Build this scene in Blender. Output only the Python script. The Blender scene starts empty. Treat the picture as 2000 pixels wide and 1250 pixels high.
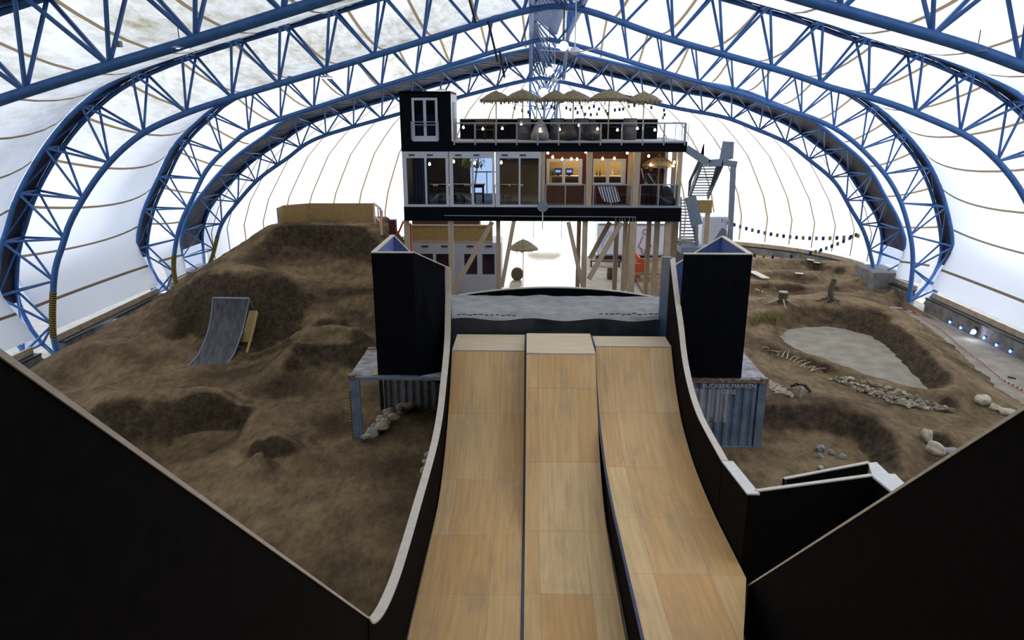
import bpy, math, random
import numpy as np
from mathutils import Vector, Matrix, noise
random.seed(7)
C = bpy.context.scene.collection
SC = bpy.context.scene

# ------------------------------------------------ camera
F = 1400.0
TH = math.atan(402 / F)
PS = math.atan(35 * math.cos(TH) / F)
CZ = 11.0
_c, _s, _cp, _sp = math.cos(TH), math.sin(TH), math.cos(PS), math.sin(PS)
FW = (-_sp * _c, _cp * _c, -_s); RT = (_cp, _sp, 0.0); UP = (-_sp * _s, _cp * _s, _c)
cd = bpy.data.cameras.new('camera'); cam = bpy.data.objects.new('camera', cd); C.objects.link(cam)
cd.sensor_width = 36.0; cd.lens = 36.0 * F / 2000.0; cd.clip_end = 500; cd.clip_start = 0.05
cam.matrix_world = Matrix(((RT[0], UP[0], -FW[0], 0), (RT[1], UP[1], -FW[1], 0), (RT[2], UP[2], -FW[2], CZ), (0, 0, 0, 1)))
SC.camera = cam

# ------------------------------------------------ world, sun, exposure
W = bpy.data.worlds.new('sky'); SC.world = W; W.use_nodes = True
wn = W.node_tree; bgn = wn.nodes['Background']
wtc = wn.nodes.new('ShaderNodeTexCoord'); wsx = wn.nodes.new('ShaderNodeSeparateXYZ'); wcr = wn.nodes.new('ShaderNodeValToRGB')
wn.links.new(wtc.outputs['Generated'], wsx.inputs[0]); wn.links.new(wsx.outputs['Z'], wcr.inputs[0]); wn.links.new(wcr.outputs[0], bgn.inputs[0])
wcr.color_ramp.elements[0].color = (0.95, 0.97, 1.0, 1); wcr.color_ramp.elements[1].color = (0.62, 0.76, 1.0, 1)
# the sky is brighter around the sun, which stands low behind the far end of the hall
wdt = wn.nodes.new('ShaderNodeVectorMath'); wdt.operation = 'DOT_PRODUCT'; wdt.inputs[1].default_value = (0.60, 0.72, 0.34); wn.links.new(wtc.outputs['Generated'], wdt.inputs[0])
wmr = wn.nodes.new('ShaderNodeMapRange'); wmr.inputs['From Min'].default_value = -0.9; wmr.inputs['From Max'].default_value = 1.0; wmr.inputs['To Min'].default_value = 0.7; wmr.inputs['To Max'].default_value = 3.2
wn.links.new(wdt.outputs['Value'], wmr.inputs['Value']); wn.links.new(wmr.outputs[0], bgn.inputs[1])
sl = bpy.data.lights.new('sun', 'SUN'); sun = bpy.data.objects.new('sun', sl); C.objects.link(sun)
sl.energy = 8.0; sl.angle = math.radians(4); sl.color = (1.0, 0.96, 0.90)
sun.rotation_euler = Vector((-0.05, -0.93, -0.30)).to_track_quat('-Z', 'Y').to_euler()
SC.view_settings.view_transform = 'Standard'; SC.view_settings.look = 'None'
SC.view_settings.gamma = 1.0; SC.view_settings.use_curve_mapping = False
SC.view_settings.exposure = 0.68
SC.cycles.max_bounces = 12; SC.cycles.transparent_max_bounces = 16
SC.cycles.diffuse_bounces = 6; SC.cycles.transmission_bounces = 6; SC.cycles.glossy_bounces = 3
SC.cycles.sample_clamp_indirect = 8.0

# ------------------------------------------------ pixel rays (photo pixels, 2000x1250) -> points on a world plane
def ray(px, py):
    u = (px - 1000) / F; v = (625 - py) / F
    return Vector([FW[i] + u * RT[i] + v * UP[i] for i in range(3)])
def atY(px, py, Y): d = ray(px, py); t = Y / d[1]; return Vector((d[0] * t, Y, CZ + d[2] * t))
def atZ(px, py, Z): d = ray(px, py); t = (Z - CZ) / d[2]; return Vector((d[0] * t, d[1] * t, Z))
def atX(px, py, X): d = ray(px, py); t = X / d[0]; return Vector((X, d[1] * t, CZ + d[2] * t))

# ------------------------------------------------ materials
MATS = {}
def mat(name, col, rough=0.6, metal=0.0, nscale=0, ncol=None, bump=0.0, bscale=None, spec=0.5, emit=None, estr=0, stretch=(1, 1, 1), alpha=None, detail=4):
    m = bpy.data.materials.new(name); m.use_nodes = True; nt = m.node_tree; b = nt.nodes['Principled BSDF']
    b.inputs['Base Color'].default_value = (*col, 1); b.inputs['Roughness'].default_value = rough; b.inputs['Metallic'].default_value = metal
    b.inputs['Specular IOR Level'].default_value = spec
    if emit: b.inputs['Emission Color'].default_value = (*emit, 1); b.inputs['Emission Strength'].default_value = estr
    if nscale or bump:
        tc = nt.nodes.new('ShaderNodeTexCoord'); mp = nt.nodes.new('ShaderNodeMapping'); mp.inputs['Scale'].default_value = stretch
        nt.links.new(tc.outputs['Object'], mp.inputs[0])
    if nscale:
        n = nt.nodes.new('ShaderNodeTexNoise'); n.inputs['Scale'].default_value = nscale; n.inputs['Detail'].default_value = detail
        nt.links.new(mp.outputs[0], n.inputs['Vector'])
        r = nt.nodes.new('ShaderNodeValToRGB'); r.color_ramp.elements[0].position = 0.35; r.color_ramp.elements[1].position = 0.65
        r.color_ramp.elements[0].color = (*col, 1); r.color_ramp.elements[1].color = (*(ncol or col), 1)
        nt.links.new(n.outputs['Fac'], r.inputs[0]); nt.links.new(r.outputs[0], b.inputs['Base Color'])
    if bump:
        n2 = nt.nodes.new('ShaderNodeTexNoise'); n2.inputs['Scale'].default_value = bscale or nscale or 20; n2.inputs['Detail'].default_value = 6
        nt.links.new(mp.outputs[0], n2.inputs['Vector'])
        bm = nt.nodes.new('ShaderNodeBump'); bm.inputs['Strength'].default_value = bump; bm.inputs['Distance'].default_value = 0.05
        nt.links.new(n2.outputs['Fac'], bm.inputs['Height']); nt.links.new(bm.outputs[0], b.inputs['Normal'])
    MATS[name] = m; return m
def glass(name, tint=(1, 1, 1), refl=0.12, rough=0.02):
    m = bpy.data.materials.new(name); m.use_nodes = True; nt = m.node_tree; nt.nodes.remove(nt.nodes['Principled BSDF'])
    o = nt.nodes['Material Output']; mx = nt.nodes.new('ShaderNodeMixShader'); t = nt.nodes.new('ShaderNodeBsdfTransparent'); g = nt.nodes.new('ShaderNodeBsdfGlossy')
    t.inputs[0].default_value = (*tint, 1); g.inputs['Roughness'].default_value = rough; mx.inputs[0].default_value = refl
    nt.links.new(t.outputs[0], mx.inputs[1]); nt.links.new(g.outputs[0], mx.inputs[2]); nt.links.new(mx.outputs[0], o.inputs[0]); return m
steel_blue = mat('blue painted steel', (0.045, 0.15, 0.40), 0.42, nscale=3, ncol=(0.068, 0.20, 0.48))
dark_flap = mat('dark flap fabric', (0.02, 0.022, 0.04), 0.6, nscale=2, ncol=(0.05, 0.05, 0.075))
black_ply = mat('black film faced plywood', (0.0095, 0.0085, 0.0082), 0.8, nscale=5, ncol=(0.0125, 0.0110, 0.0102), bump=0.05, bscale=30, spec=0.02)
black_wall = mat('black painted board', (0.0032, 0.0036, 0.007), 0.55, nscale=4, ncol=(0.005, 0.006, 0.0095), spec=0.08)
ply_edge = mat('pale plywood edge', (0.70, 0.60, 0.48), 0.7, nscale=5, ncol=(0.78, 0.68, 0.56))
white_cap = mat('white painted cap board', (0.78, 0.74, 0.67), 0.6, nscale=9, ncol=(0.85, 0.82, 0.77))
blue_glow_board = mat('board tinted for blue glow', (0.09, 0.15, 0.36), 0.6, nscale=12, ncol=(0.14, 0.21, 0.45))  # black film ply; the blue light on it is put into the colour
blue_trim_glow = mat('dark blue steel trim and board glow', (0.02, 0.045, 0.12), 0.5, nscale=6, ncol=(0.04, 0.08, 0.18))  # steel trim; also gives the right tower's inner panel its painted glow
white_frame = mat('white window frame', (0.62, 0.64, 0.70), 0.5)
grey_steel = mat('galvanised grey steel', (0.22, 0.27, 0.32), 0.5, metal=0.2, nscale=8, ncol=(0.28, 0.33, 0.38))
rail_steel = mat('brushed rail steel', (0.45, 0.48, 0.52), 0.4, metal=0.5)
pine = mat('rough sawn pine', (0.50, 0.36, 0.23), 0.75, nscale=6, ncol=(0.62, 0.48, 0.33), stretch=(4, 4, 0.5))
osb = mat('strand board', (0.35, 0.22, 0.07), 0.7, nscale=14, ncol=(0.50, 0.34, 0.13), bump=0.2, bscale=30)
thatch = mat('dry thatch', (0.16, 0.12, 0.06), 0.9, nscale=9, ncol=(0.34, 0.27, 0.16), bump=0.8, bscale=16, stretch=(1, 1, 3))
red_brown = mat('red brown panelling', (0.085, 0.016, 0.010), 0.55, nscale=3, ncol=(0.11, 0.025, 0.015))
dark_wood = mat('dark timber', (0.05, 0.025, 0.012), 0.6, nscale=4, ncol=(0.09, 0.05, 0.02), stretch=(6, 6, .4))
black_metal = mat('black metal', (0.012, 0.012, 0.014), 0.5)
dark_cloth = mat('charcoal fabric', (0.03, 0.032, 0.036), 0.9, nscale=20, ncol=(0.045, 0.047, 0.05))
grey_cloth = mat('grey fabric', (0.2, 0.21, 0.24), 0.9, nscale=20, ncol=(0.26, 0.27, 0.30))
white_paint = mat('white painted steel', (0.72, 0.73, 0.76), 0.5, nscale=3, ncol=(0.78, 0.79, 0.82))
orange = mat('orange painted steel', (0.55, 0.09, 0.02), 0.5)
red = mat('red plastic', (0.5, 0.04, 0.02), 0.45)
yellow = mat('yellow paint', (0.65, 0.48, 0.03), 0.5)
green = mat('green leaves', (0.10, 0.20, 0.03), 0.7, nscale=10, ncol=(0.25, 0.3, 0.04))
navy = mat('navy card', (0.01, 0.02, 0.10), 0.7)
stone_pale = mat('pale quarry stone', (0.42, 0.34, 0.23), 0.85, nscale=6, ncol=(0.62, 0.53, 0.40), bump=0.5, bscale=9)
def vary(m):
    nt = m.node_tree; N = nt.nodes; b = N['Principled BSDF']; src = b.inputs['Base Color'].links[0].from_socket; oi = N.new('ShaderNodeObjectInfo'); r = N.new('ShaderNodeValToRGB'); e = r.color_ramp.elements
    e[0].color = (.38, .35, .30, 1); e[1].color = (1.0, 1.0, 1.0, 1); mx = N.new('ShaderNodeMix'); mx.data_type = 'RGBA'; mx.blend_type = 'MULTIPLY'; mx.inputs['Factor'].default_value = 1
    nt.links.new(oi.outputs['Random'], r.inputs[0]); nt.links.new(src, mx.inputs['A']); nt.links.new(r.outputs[0], mx.inputs['B']); nt.links.new(mx.outputs['Result'], b.inputs['Base Color'])
bed_stone_mat = mat('broken bed stone', (0.36, 0.29, 0.19), 0.85, nscale=9, ncol=(0.60, 0.51, 0.38), bump=0.5, bscale=12); vary(bed_stone_mat)
stone_grey = mat('grey river stone', (0.24, 0.23, 0.20), 0.75, nscale=5, ncol=(0.38, 0.36, 0.33), bump=0.3, bscale=9)
drift = mat('bleached driftwood', (0.40, 0.31, 0.2), 0.85, nscale=12, ncol=(0.58, 0.48, 0.34))
bark = mat('dark bark', (0.06, 0.045, 0.03), 0.9, nscale=12, ncol=(0.14, 0.11, 0.08), bump=0.6, bscale=20)
bulb_mat = mat('glowing bulb', (1, .8, .5), 0.4, emit=(1.0, 0.72, 0.36), estr=24)
lamp_white = mat('glowing lamp', (1, 1, 1), 0.4, emit=(0.85, 0.9, 1.0), estr=3)
lamp_blue = mat('glowing blue lamp', (.3, .5, 1), 0.4, emit=(0.10, 0.25, 1.0), estr=4)
lamp_spot = mat('glowing spotlight', (.8, .85, 1), 0.4, emit=(0.6, 0.7, 1.0), estr=30)
pane_glass = glass('window glass', (0.50, 0.58, 0.70), 0.10)
clear_glass = glass('clear glass', (0.75, 0.8, 0.85), 0.05)
plastic_film = glass('clear plastic film', (0.72, 0.82, 1.0), 0.10, 0.3)
screen_mat = mat('dim lit screen', (0.02, 0.05, 0.3), 0.3, emit=(0.2, 0.3, 1.0), estr=1.2)

def membrane_mat(name='translucent white membrane', seam=0.055, scol=(0.17, 0.13, 0.085)):
    m = bpy.data.materials.new(name); m.use_nodes = True; nt = m.node_tree; N = nt.nodes; Lk = nt.links.new
    N.remove(N['Principled BSDF']); out = N['Material Output']
    tc = N.new('ShaderNodeTexCoord'); sx = N.new('ShaderNodeSeparateXYZ'); Lk(tc.outputs['UV'], sx.inputs[0])
    # welded seams: thin tan bands at every whole u
    fr = N.new('ShaderNodeMath'); fr.operation = 'FRACT'; Lk(sx.outputs['X'], fr.inputs[0])
    lt = N.new('ShaderNodeMath'); lt.operation = 'LESS_THAN'; Lk(fr.outputs[0], lt.inputs[0]); lt.inputs[1].default_value = seam
    # algae and dirt stains, strongest near the left roof
    ob = N.new('ShaderNodeSeparateXYZ'); Lk(tc.outputs['Object'], ob.inputs[0])
    n1 = N.new('ShaderNodeTexNoise'); n1.inputs['Scale'].default_value = 0.5; n1.inputs['Detail'].default_value = 8; n1.inputs['Roughness'].default_value = 0.65
    mp = N.new('ShaderNodeMapping'); mp.inputs['Scale'].default_value = (1.0, 0.45, 1.0); Lk(tc.outputs['Object'], mp.inputs[0]); Lk(mp.outputs[0], n1.inputs['Vector'])
    n2 = N.new('ShaderNodeTexNoise'); n2.inputs['Scale'].default_value = 2.6; n2.inputs['Detail'].default_value = 8; n2.inputs['Roughness'].default_value = 0.7; Lk(mp.outputs[0], n2.inputs['Vector'])
    ad = N.new('ShaderNodeMath'); ad.operation = 'MULTIPLY'; Lk(n1.outputs['Fac'], ad.inputs[0]); Lk(n2.outputs['Fac'], ad.inputs[1])
    mr = N.new('ShaderNodeMapRange'); mr.inputs['From Min'].default_value = 0.17; mr.inputs['From Max'].default_value = 0.42; Lk(ad.outputs[0], mr.inputs['Value'])
    mz = N.new('ShaderNodeMapRange'); mz.inputs['From Min'].default_value = 7.0; mz.inputs['From Max'].default_value = 13.5; Lk(ob.outputs['Z'], mz.inputs['Value'])
    mxx = N.new('ShaderNodeMapRange'); mxx.inputs['From Min'].default_value = 6.0; mxx.inputs['From Max'].default_value = -6.0; mxx.inputs['To Min'].default_value = 0.12; Lk(ob.outputs['X'], mxx.inputs['Value'])
    m1 = N.new('ShaderNodeMath'); m1.operation = 'MULTIPLY'; Lk(mz.outputs[0], m1.inputs[0]); Lk(mxx.outputs[0], m1.inputs[1])
    mf = N.new('ShaderNodeMapRange'); mf.inputs['To Min'].default_value = 0.34; Lk(mr.outputs[0], mf.inputs['Value'])
    m2 = N.new('ShaderNodeMath'); m2.operation = 'MULTIPLY'; Lk(m1.outputs[0], m2.inputs[0]); Lk(mf.outputs[0], m2.inputs[1])
    a0 = N.new('ShaderNodeMix'); a0.data_type = 'RGBA'; a0.inputs['A'].default_value = (0.80, 0.83, 0.88, 1); a0.inputs['B'].default_value = (0.26, 0.235, 0.15, 1); Lk(m2.outputs[0], a0.inputs['Factor'])
    a1 = N.new('ShaderNodeMix'); a1.data_type = 'RGBA'; a1.inputs['B'].default_value = (*scol, 1); Lk(a0.outputs['Result'], a1.inputs['A']); Lk(lt.outputs[0], a1.inputs['Factor'])
    d = N.new('ShaderNodeBsdfDiffuse'); t = N.new('ShaderNodeBsdfTranslucent'); Lk(a1.outputs['Result'], d.inputs[0]); Lk(a1.outputs['Result'], t.inputs[0])
    mx = N.new('ShaderNodeMixShader'); mx.inputs[0].default_value = 0.32; Lk(d.outputs[0], mx.inputs[1]); Lk(t.outputs[0], mx.inputs[2]); Lk(mx.outputs[0], out.inputs[0])
    return m
membrane = membrane_mat()

def dirt_mat():
    m = bpy.data.materials.new('packed brown dirt'); m.use_nodes = True; nt = m.node_tree; N = nt.nodes; Lk = nt.links.new; b = N['Principled BSDF']
    b.inputs['Roughness'].default_value = 0.95; b.inputs['Specular IOR Level'].default_value = 0.15
    tc = N.new('ShaderNodeTexCoord')
    n1 = N.new('ShaderNodeTexNoise'); n1.inputs['Scale'].default_value = 0.35; n1.inputs['Detail'].default_value = 9; n1.inputs['Roughness'].default_value = 0.62; Lk(tc.outputs['Object'], n1.inputs['Vector'])
    r = N.new('ShaderNodeValToRGB'); e = r.color_ramp.elements; e[0].position = 0.36; e[0].color = (0.115, 0.078, 0.042, 1); e[1].position = 0.66; e[1].color = (0.37, 0.257, 0.138, 1)
    Lk(n1.outputs['Fac'], r.inputs[0])
    # loose steep faces: rougher raw soil, darkened further to paint in their shade
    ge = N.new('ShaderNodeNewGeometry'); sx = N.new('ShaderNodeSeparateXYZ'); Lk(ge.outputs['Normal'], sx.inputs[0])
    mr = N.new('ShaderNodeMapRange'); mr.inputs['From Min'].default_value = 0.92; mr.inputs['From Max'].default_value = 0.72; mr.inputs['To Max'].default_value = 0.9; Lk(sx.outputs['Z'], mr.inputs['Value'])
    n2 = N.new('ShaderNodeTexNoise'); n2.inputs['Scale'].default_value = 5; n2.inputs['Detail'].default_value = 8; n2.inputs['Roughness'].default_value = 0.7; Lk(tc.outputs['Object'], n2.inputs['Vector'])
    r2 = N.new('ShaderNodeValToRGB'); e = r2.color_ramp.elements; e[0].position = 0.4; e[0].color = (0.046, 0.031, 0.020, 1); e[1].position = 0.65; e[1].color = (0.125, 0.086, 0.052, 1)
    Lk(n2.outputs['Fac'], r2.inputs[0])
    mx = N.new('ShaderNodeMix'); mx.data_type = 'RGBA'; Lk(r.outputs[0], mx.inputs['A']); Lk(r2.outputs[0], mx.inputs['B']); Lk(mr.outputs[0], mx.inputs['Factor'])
    n3 = N.new('ShaderNodeTexNoise'); n3.inputs['Scale'].default_value = 2.2; n3.inputs['Detail'].default_value = 12; n3.inputs['Roughness'].default_value = 0.75
    mp3 = N.new('ShaderNodeMapping'); mp3.inputs['Scale'].default_value = (1.6, .7, 1); mp3.inputs['Rotation'].default_value = (0, 0, .5); Lk(tc.outputs['Object'], mp3.inputs[0]); Lk(mp3.outputs[0], n3.inputs['Vector'])
    r3 = N.new('ShaderNodeValToRGB'); e = r3.color_ramp.elements; e[0].position = 0.35; e[0].color = (0.55, 0.54, 0.53, 1); e[1].position = 0.66; e[1].color = (1.22, 1.2, 1.16, 1); Lk(n3.outputs['Fac'], r3.inputs[0])
    m4 = N.new('ShaderNodeMix'); m4.data_type = 'RGBA'; m4.blend_type = 'MULTIPLY'; m4.inputs['Factor'].default_value = 1; Lk(mx.outputs['Result'], m4.inputs['A']); Lk(r3.outputs[0], m4.inputs['B'])
    Lk(m4.outputs['Result'], b.inputs['Base Color'])
    bp = N.new('ShaderNodeBump'); bp.inputs['Strength'].default_value = 0.8; bp.inputs['Distance'].default_value = 0.12; Lk(n2.outputs['Fac'], bp.inputs['Height']); Lk(bp.outputs[0], b.inputs['Normal'])
    return m
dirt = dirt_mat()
concrete = mat('pale concrete floor', (0.26, 0.215, 0.15), 0.85, nscale=1.2, ncol=(0.36, 0.31, 0.23), bump=0.08, bscale=8, detail=9)
concrete_wall = mat('rough grey concrete', (0.14, 0.13, 0.115), 0.9, nscale=2.5, ncol=(0.26, 0.24, 0.21), bump=0.4, bscale=12, detail=8)
plank_tan = mat('tan base plank', (0.40, 0.30, 0.2), 0.8, nscale=3, ncol=(0.52, 0.42, 0.3))

def ramp_mat():
    m = bpy.data.materials.new('worn birch plywood'); m.use_nodes = True; nt = m.node_tree; N = nt.nodes; Lk = nt.links.new; b = N['Principled BSDF']
    b.inputs['Roughness'].default_value = 0.48; b.inputs['Specular IOR Level'].default_value = 0.35
    tc = N.new('ShaderNodeTexCoord'); uv = N.new('ShaderNodeSeparateXYZ'); Lk(tc.outputs['UV'], uv.inputs[0])
    br = N.new('ShaderNodeTexBrick'); br.offset = 0.0; br.inputs['Scale'].default_value = 1.0; br.inputs['Mortar Size'].default_value = 0.004
    br.inputs['Brick Width'].default_value = 1.22; br.inputs['Row Height'].default_value = 2.44
    br.inputs['Color1'].default_value = (0.80, 0.46, 0.175, 1); br.inputs['Color2'].default_value = (0.90, 0.62, 0.30, 1); br.inputs['Mortar'].default_value = (0.45, 0.27, 0.12, 1)
    Lk(tc.outputs['UV'], br.inputs['Vector'])
    mp = N.new('ShaderNodeMapping'); mp.inputs['Scale'].default_value = (9, 0.6, 1); Lk(tc.outputs['UV'], mp.inputs[0])
    n = N.new('ShaderNodeTexNoise'); n.inputs['Scale'].default_value = 1.0; n.inputs['Detail'].default_value = 8; Lk(mp.outputs[0], n.inputs['Vector'])
    r = N.new('ShaderNodeValToRGB'); e = r.color_ramp.elements; e[0].position = 0.3; e[0].color = (0.84, 0.82, 0.80, 1); e[1].position = 0.7; e[1].color = (1.06, 1.05, 1.04, 1); Lk(n.outputs['Fac'], r.inputs[0])
    mx = N.new('ShaderNodeMix'); mx.data_type = 'RGBA'; mx.blend_type = 'MULTIPLY'; mx.inputs['Factor'].default_value = 1; Lk(br.outputs['Color'], mx.inputs['A']); Lk(r.outputs[0], mx.inputs['B'])
    # tyre scuffs
    n2 = N.new('ShaderNodeTexNoise'); n2.inputs['Scale'].default_value = 0.9; n2.inputs['Detail'].default_value = 10; n2.inputs['Roughness'].default_value = 0.7
    mp2 = N.new('ShaderNodeMapping'); mp2.inputs['Scale'].default_value = (1.6, 0.5, 1); Lk(tc.outputs['UV'], mp2.inputs[0]); Lk(mp2.outputs[0], n2.inputs['Vector'])
    mr = N.new('ShaderNodeMapRange'); mr.inputs['From Min'].default_value = 0.52; mr.inputs['From Max'].default_value = 0.72; mr.inputs['To Max'].default_value = 0.40; Lk(n2.outputs['Fac'], mr.inputs['Value'])
    m3 = N.new('ShaderNodeMix'); m3.data_type = 'RGBA'; m3.inputs['B'].default_value = (0.27, 0.24, 0.20, 1); Lk(mx.outputs['Result'], m3.inputs['A']); Lk(mr.outputs[0], m3.inputs['Factor'])
    vo = N.new('ShaderNodeTexVoronoi'); vo.inputs['Scale'].default_value = 3.2; Lk(tc.outputs['UV'], vo.inputs['Vector']); l2 = N.new('ShaderNodeMath'); l2.operation = 'LESS_THAN'; l2.inputs[1].default_value = 0.035; Lk(vo.outputs['Distance'], l2.inputs[0])
    m5 = N.new('ShaderNodeMix'); m5.data_type = 'RGBA'; m5.inputs['B'].default_value = (0.85, 0.78, 0.66, 1); Lk(m3.outputs['Result'], m5.inputs['A']); Lk(l2.outputs[0], m5.inputs['Factor'])
    Lk(m5.outputs['Result'], b.inputs['Base Color']); return m
ramp_ply = ramp_mat()
deck_ply = mat('pale deck plywood', (0.72, 0.55, 0.34), 0.55, nscale=2, ncol=(0.80, 0.64, 0.42), stretch=(0.5, 6, 1))
def stripes_mat(name, c1, c2, scale, axis=(0, 0, 1), rough=.6):
    m = bpy.data.materials.new(name); m.use_nodes = True; nt = m.node_tree; N = nt.nodes; Lk = nt.links.new; b = N['Principled BSDF']
    tc = N.new('ShaderNodeTexCoord'); dp = N.new('ShaderNodeVectorMath'); dp.operation = 'DOT_PRODUCT'; Lk(tc.outputs['Object'], dp.inputs[0]); dp.inputs[1].default_value = [a * scale for a in axis]
    fr = N.new('ShaderNodeMath'); fr.operation = 'FRACT'; Lk(dp.outputs['Value'], fr.inputs[0]); lt = N.new('ShaderNodeMath'); lt.operation = 'LESS_THAN'; lt.inputs[1].default_value = .5; Lk(fr.outputs[0], lt.inputs[0])
    mx = N.new('ShaderNodeMix'); mx.data_type = 'RGBA'; mx.inputs['A'].default_value = (*c1, 1); mx.inputs['B'].default_value = (*c2, 1); Lk(lt.outputs[0], mx.inputs['Factor']); Lk(mx.outputs['Result'], b.inputs['Base Color'])
    b.inputs['Roughness'].default_value = rough; return m
hazard = stripes_mat('black and yellow hazard tape', (0.01, 0.01, 0.01), (0.42, 0.32, 0.02), 9.0, (0.3, 0, 1))
tape_rw = stripes_mat('red and white barrier tape', (0.75, 0.75, 0.75), (0.6, 0.07, 0.03), 4.0, (0.5, 1, 0))
stripe_cloth = stripes_mat('black and white striped cloth', (0.6, 0.58, 0.6), (0.03, 0.03, 0.05), 9.0, (1, 0, 0.3))

# ------------------------------------------------ mesh builder
class M:
    def __init__(s): s.v = []; s.f = []; s.uv = None; s.smooth = False
    def quad(s, a, b, c, d): n = len(s.v); s.v += [tuple(a), tuple(b), tuple(c), tuple(d)]; s.f.append((n, n + 1, n + 2, n + 3)); return s
    def box(s, x0, x1, y0, y1, z0, z1):
        n = len(s.v); s.v += [(x0, y0, z0), (x1, y0, z0), (x1, y1, z0), (x0, y1, z0), (x0, y0, z1), (x1, y0, z1), (x1, y1, z1), (x0, y1, z1)]
        s.f += [(n, n + 3, n + 2, n + 1), (n + 4, n + 5, n + 6, n + 7), (n, n + 1, n + 5, n + 4), (n + 1, n + 2, n + 6, n + 5), (n + 2, n + 3, n + 7, n + 6), (n + 3, n, n + 4, n + 7)]; return s
    def bar(s, p, q, w, h=None, up=(0, 0, 1)):
        """rectangular bar from p to q, w across, h along up"""
        h = h or w; p = Vector(p); q = Vector(q); d = (q - p).normalized(); u = Vector(up)
        if abs(d.dot(u)) > 0.98: u = Vector((0, 1, 0))
        r = d.cross(u).normalized(); u = r.cross(d).normalized(); n = len(s.v)
        for c in (p, q):
            for a, b in ((-1, -1), (1, -1), (1, 1), (-1, 1)): s.v.append(tuple(c + r * a * w / 2 + u * b * h / 2))
        s.f += [(n, n + 1, n + 2, n + 3), (n + 7, n + 6, n + 5, n + 4)] + [(n + i, n + 4 + i, n + 4 + (i + 1) % 4, n + (i + 1) % 4) for i in range(4)]; return s
    def tube(s, path, r, k=8, r1=None):
        path = [Vector(p) for p in path]; n0 = len(s.v); L = len(path); u = None
        for i, p in enumerate(path):
            d = (path[min(i + 1, L - 1)] - path[max(i - 1, 0)]).normalized()
            if u is None: u = d.cross(Vector((0, 0, 1)) if abs(d.z) < 0.9 else Vector((0, 1, 0))).normalized()
            else: u = (u - d * u.dot(d)).normalized()
            w = d.cross(u); rr = r if r1 is None else r + (r1 - r) * i / (L - 1)
            for j in range(k): a = 2 * math.pi * j / k; s.v.append(tuple(p + (u * math.cos(a) + w * math.sin(a)) * rr))
        for i in range(L - 1):
            for j in range(k): s.f.append((n0 + i * k + j, n0 + i * k + (j + 1) % k, n0 + (i + 1) * k + (j + 1) % k, n0 + (i + 1) * k + j))
        s.f.append(tuple(n0 + j for j in reversed(range(k)))); s.f.append(tuple(n0 + (L - 1) * k + j for j in range(k))); s.smooth = True; return s
    def lathe(s, prof, c=(0, 0, 0), k=16, jit=0):
        n0 = len(s.v)
        for r, z in prof:
            for j in range(k):
                a = 2 * math.pi * j / k; q = r * (1 + jit * random.uniform(-1, 1)); s.v.append((c[0] + q * math.cos(a), c[1] + q * math.sin(a), c[2] + z + (jit * random.uniform(-1, 1) * .5 if jit else 0)))
        for i in range(len(prof) - 1):
            for j in range(k): s.f.append((n0 + i * k + j, n0 + i * k + (j + 1) % k, n0 + (i + 1) * k + (j + 1) % k, n0 + (i + 1) * k + j))
        s.f.append(tuple(n0 + j for j in reversed(range(k)))); s.f.append(tuple(n0 + (len(prof) - 1) * k + j for j in range(k))); s.smooth = True; return s
    def prism(s, poly, ext):
        """closed planar polygon swept by ext"""
        n = len(s.v); k = len(poly); e = Vector(ext); s.v += [tuple(p) for p in poly] + [tuple(Vector(p) + e) for p in poly]
        s.f += [tuple(n + i for i in reversed(range(k))), tuple(n + k + i for i in range(k))] + [(n + i, n + (i + 1) % k, n + k + (i + 1) % k, n + k + i) for i in range(k)]; return s
    def strip(s, a, b):
        n = len(s.v); s.v += [tuple(p) for p in a] + [tuple(p) for p in b]; k = len(a)
        s.f += [(n + i, n + i + 1, n + k + i + 1, n + k + i) for i in range(k - 1)]; return s
    def blob(s, c, rx, ry, rz, seed=0, amp=0.25, sub=2, rot=0, freq=1.3):
        import bmesh
        bm = bmesh.new(); bmesh.ops.create_icosphere(bm, subdivisions=sub, radius=1); n = len(s.v); cr, sr = math.cos(rot), math.sin(rot)
        for v in bm.verts:
            p = v.co.copy(); k = 1 + amp * noise.noise(p * freq + Vector((seed * 3.7, seed * 1.3, seed))); p *= k
            x, y = p.x * rx, p.y * ry; s.v.append((c[0] + x * cr - y * sr, c[1] + x * sr + y * cr, c[2] + p.z * rz))
        for f in bm.faces: s.f.append(tuple(n + v.index for v in f.verts))
        bm.free(); s.smooth = True; return s
    def grid(s, rows, uvs=None):
        n = len(s.v); R = len(rows); K = len(rows[0])
        for r in rows: s.v += [tuple(p) for p in r]
        for i in range(R - 1):
            for j in range(K - 1): s.f.append((n + i * K + j, n + i * K + j + 1, n + (i + 1) * K + j + 1, n + (i + 1) * K + j))
        if uvs: s.uv = [u for r in uvs for u in r]
        s.smooth = True; return s
    def mesh(s, name, m, off=(0, 0, 0)):
        me = bpy.data.meshes.new(name); me.from_pydata([(a - off[0], b - off[1], c - off[2]) for a, b, c in s.v], [], s.f)
        if s.uv:
            ul = me.uv_layers.new(name='UVMap'); li = np.zeros(len(me.loops), dtype=np.int32); me.loops.foreach_get('vertex_index', li)
            ul.data.foreach_set('uv', np.array(s.uv, dtype=np.float32)[li].ravel())
        if s.smooth:
            me.polygons.foreach_set('use_smooth', [True] * len(me.polygons))
            if len(me.polygons) < 60000:
                try: me.set_sharp_from_angle(angle=math.radians(40))
                except Exception: pass
        me.materials.append(m); me.update(); return me

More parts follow.
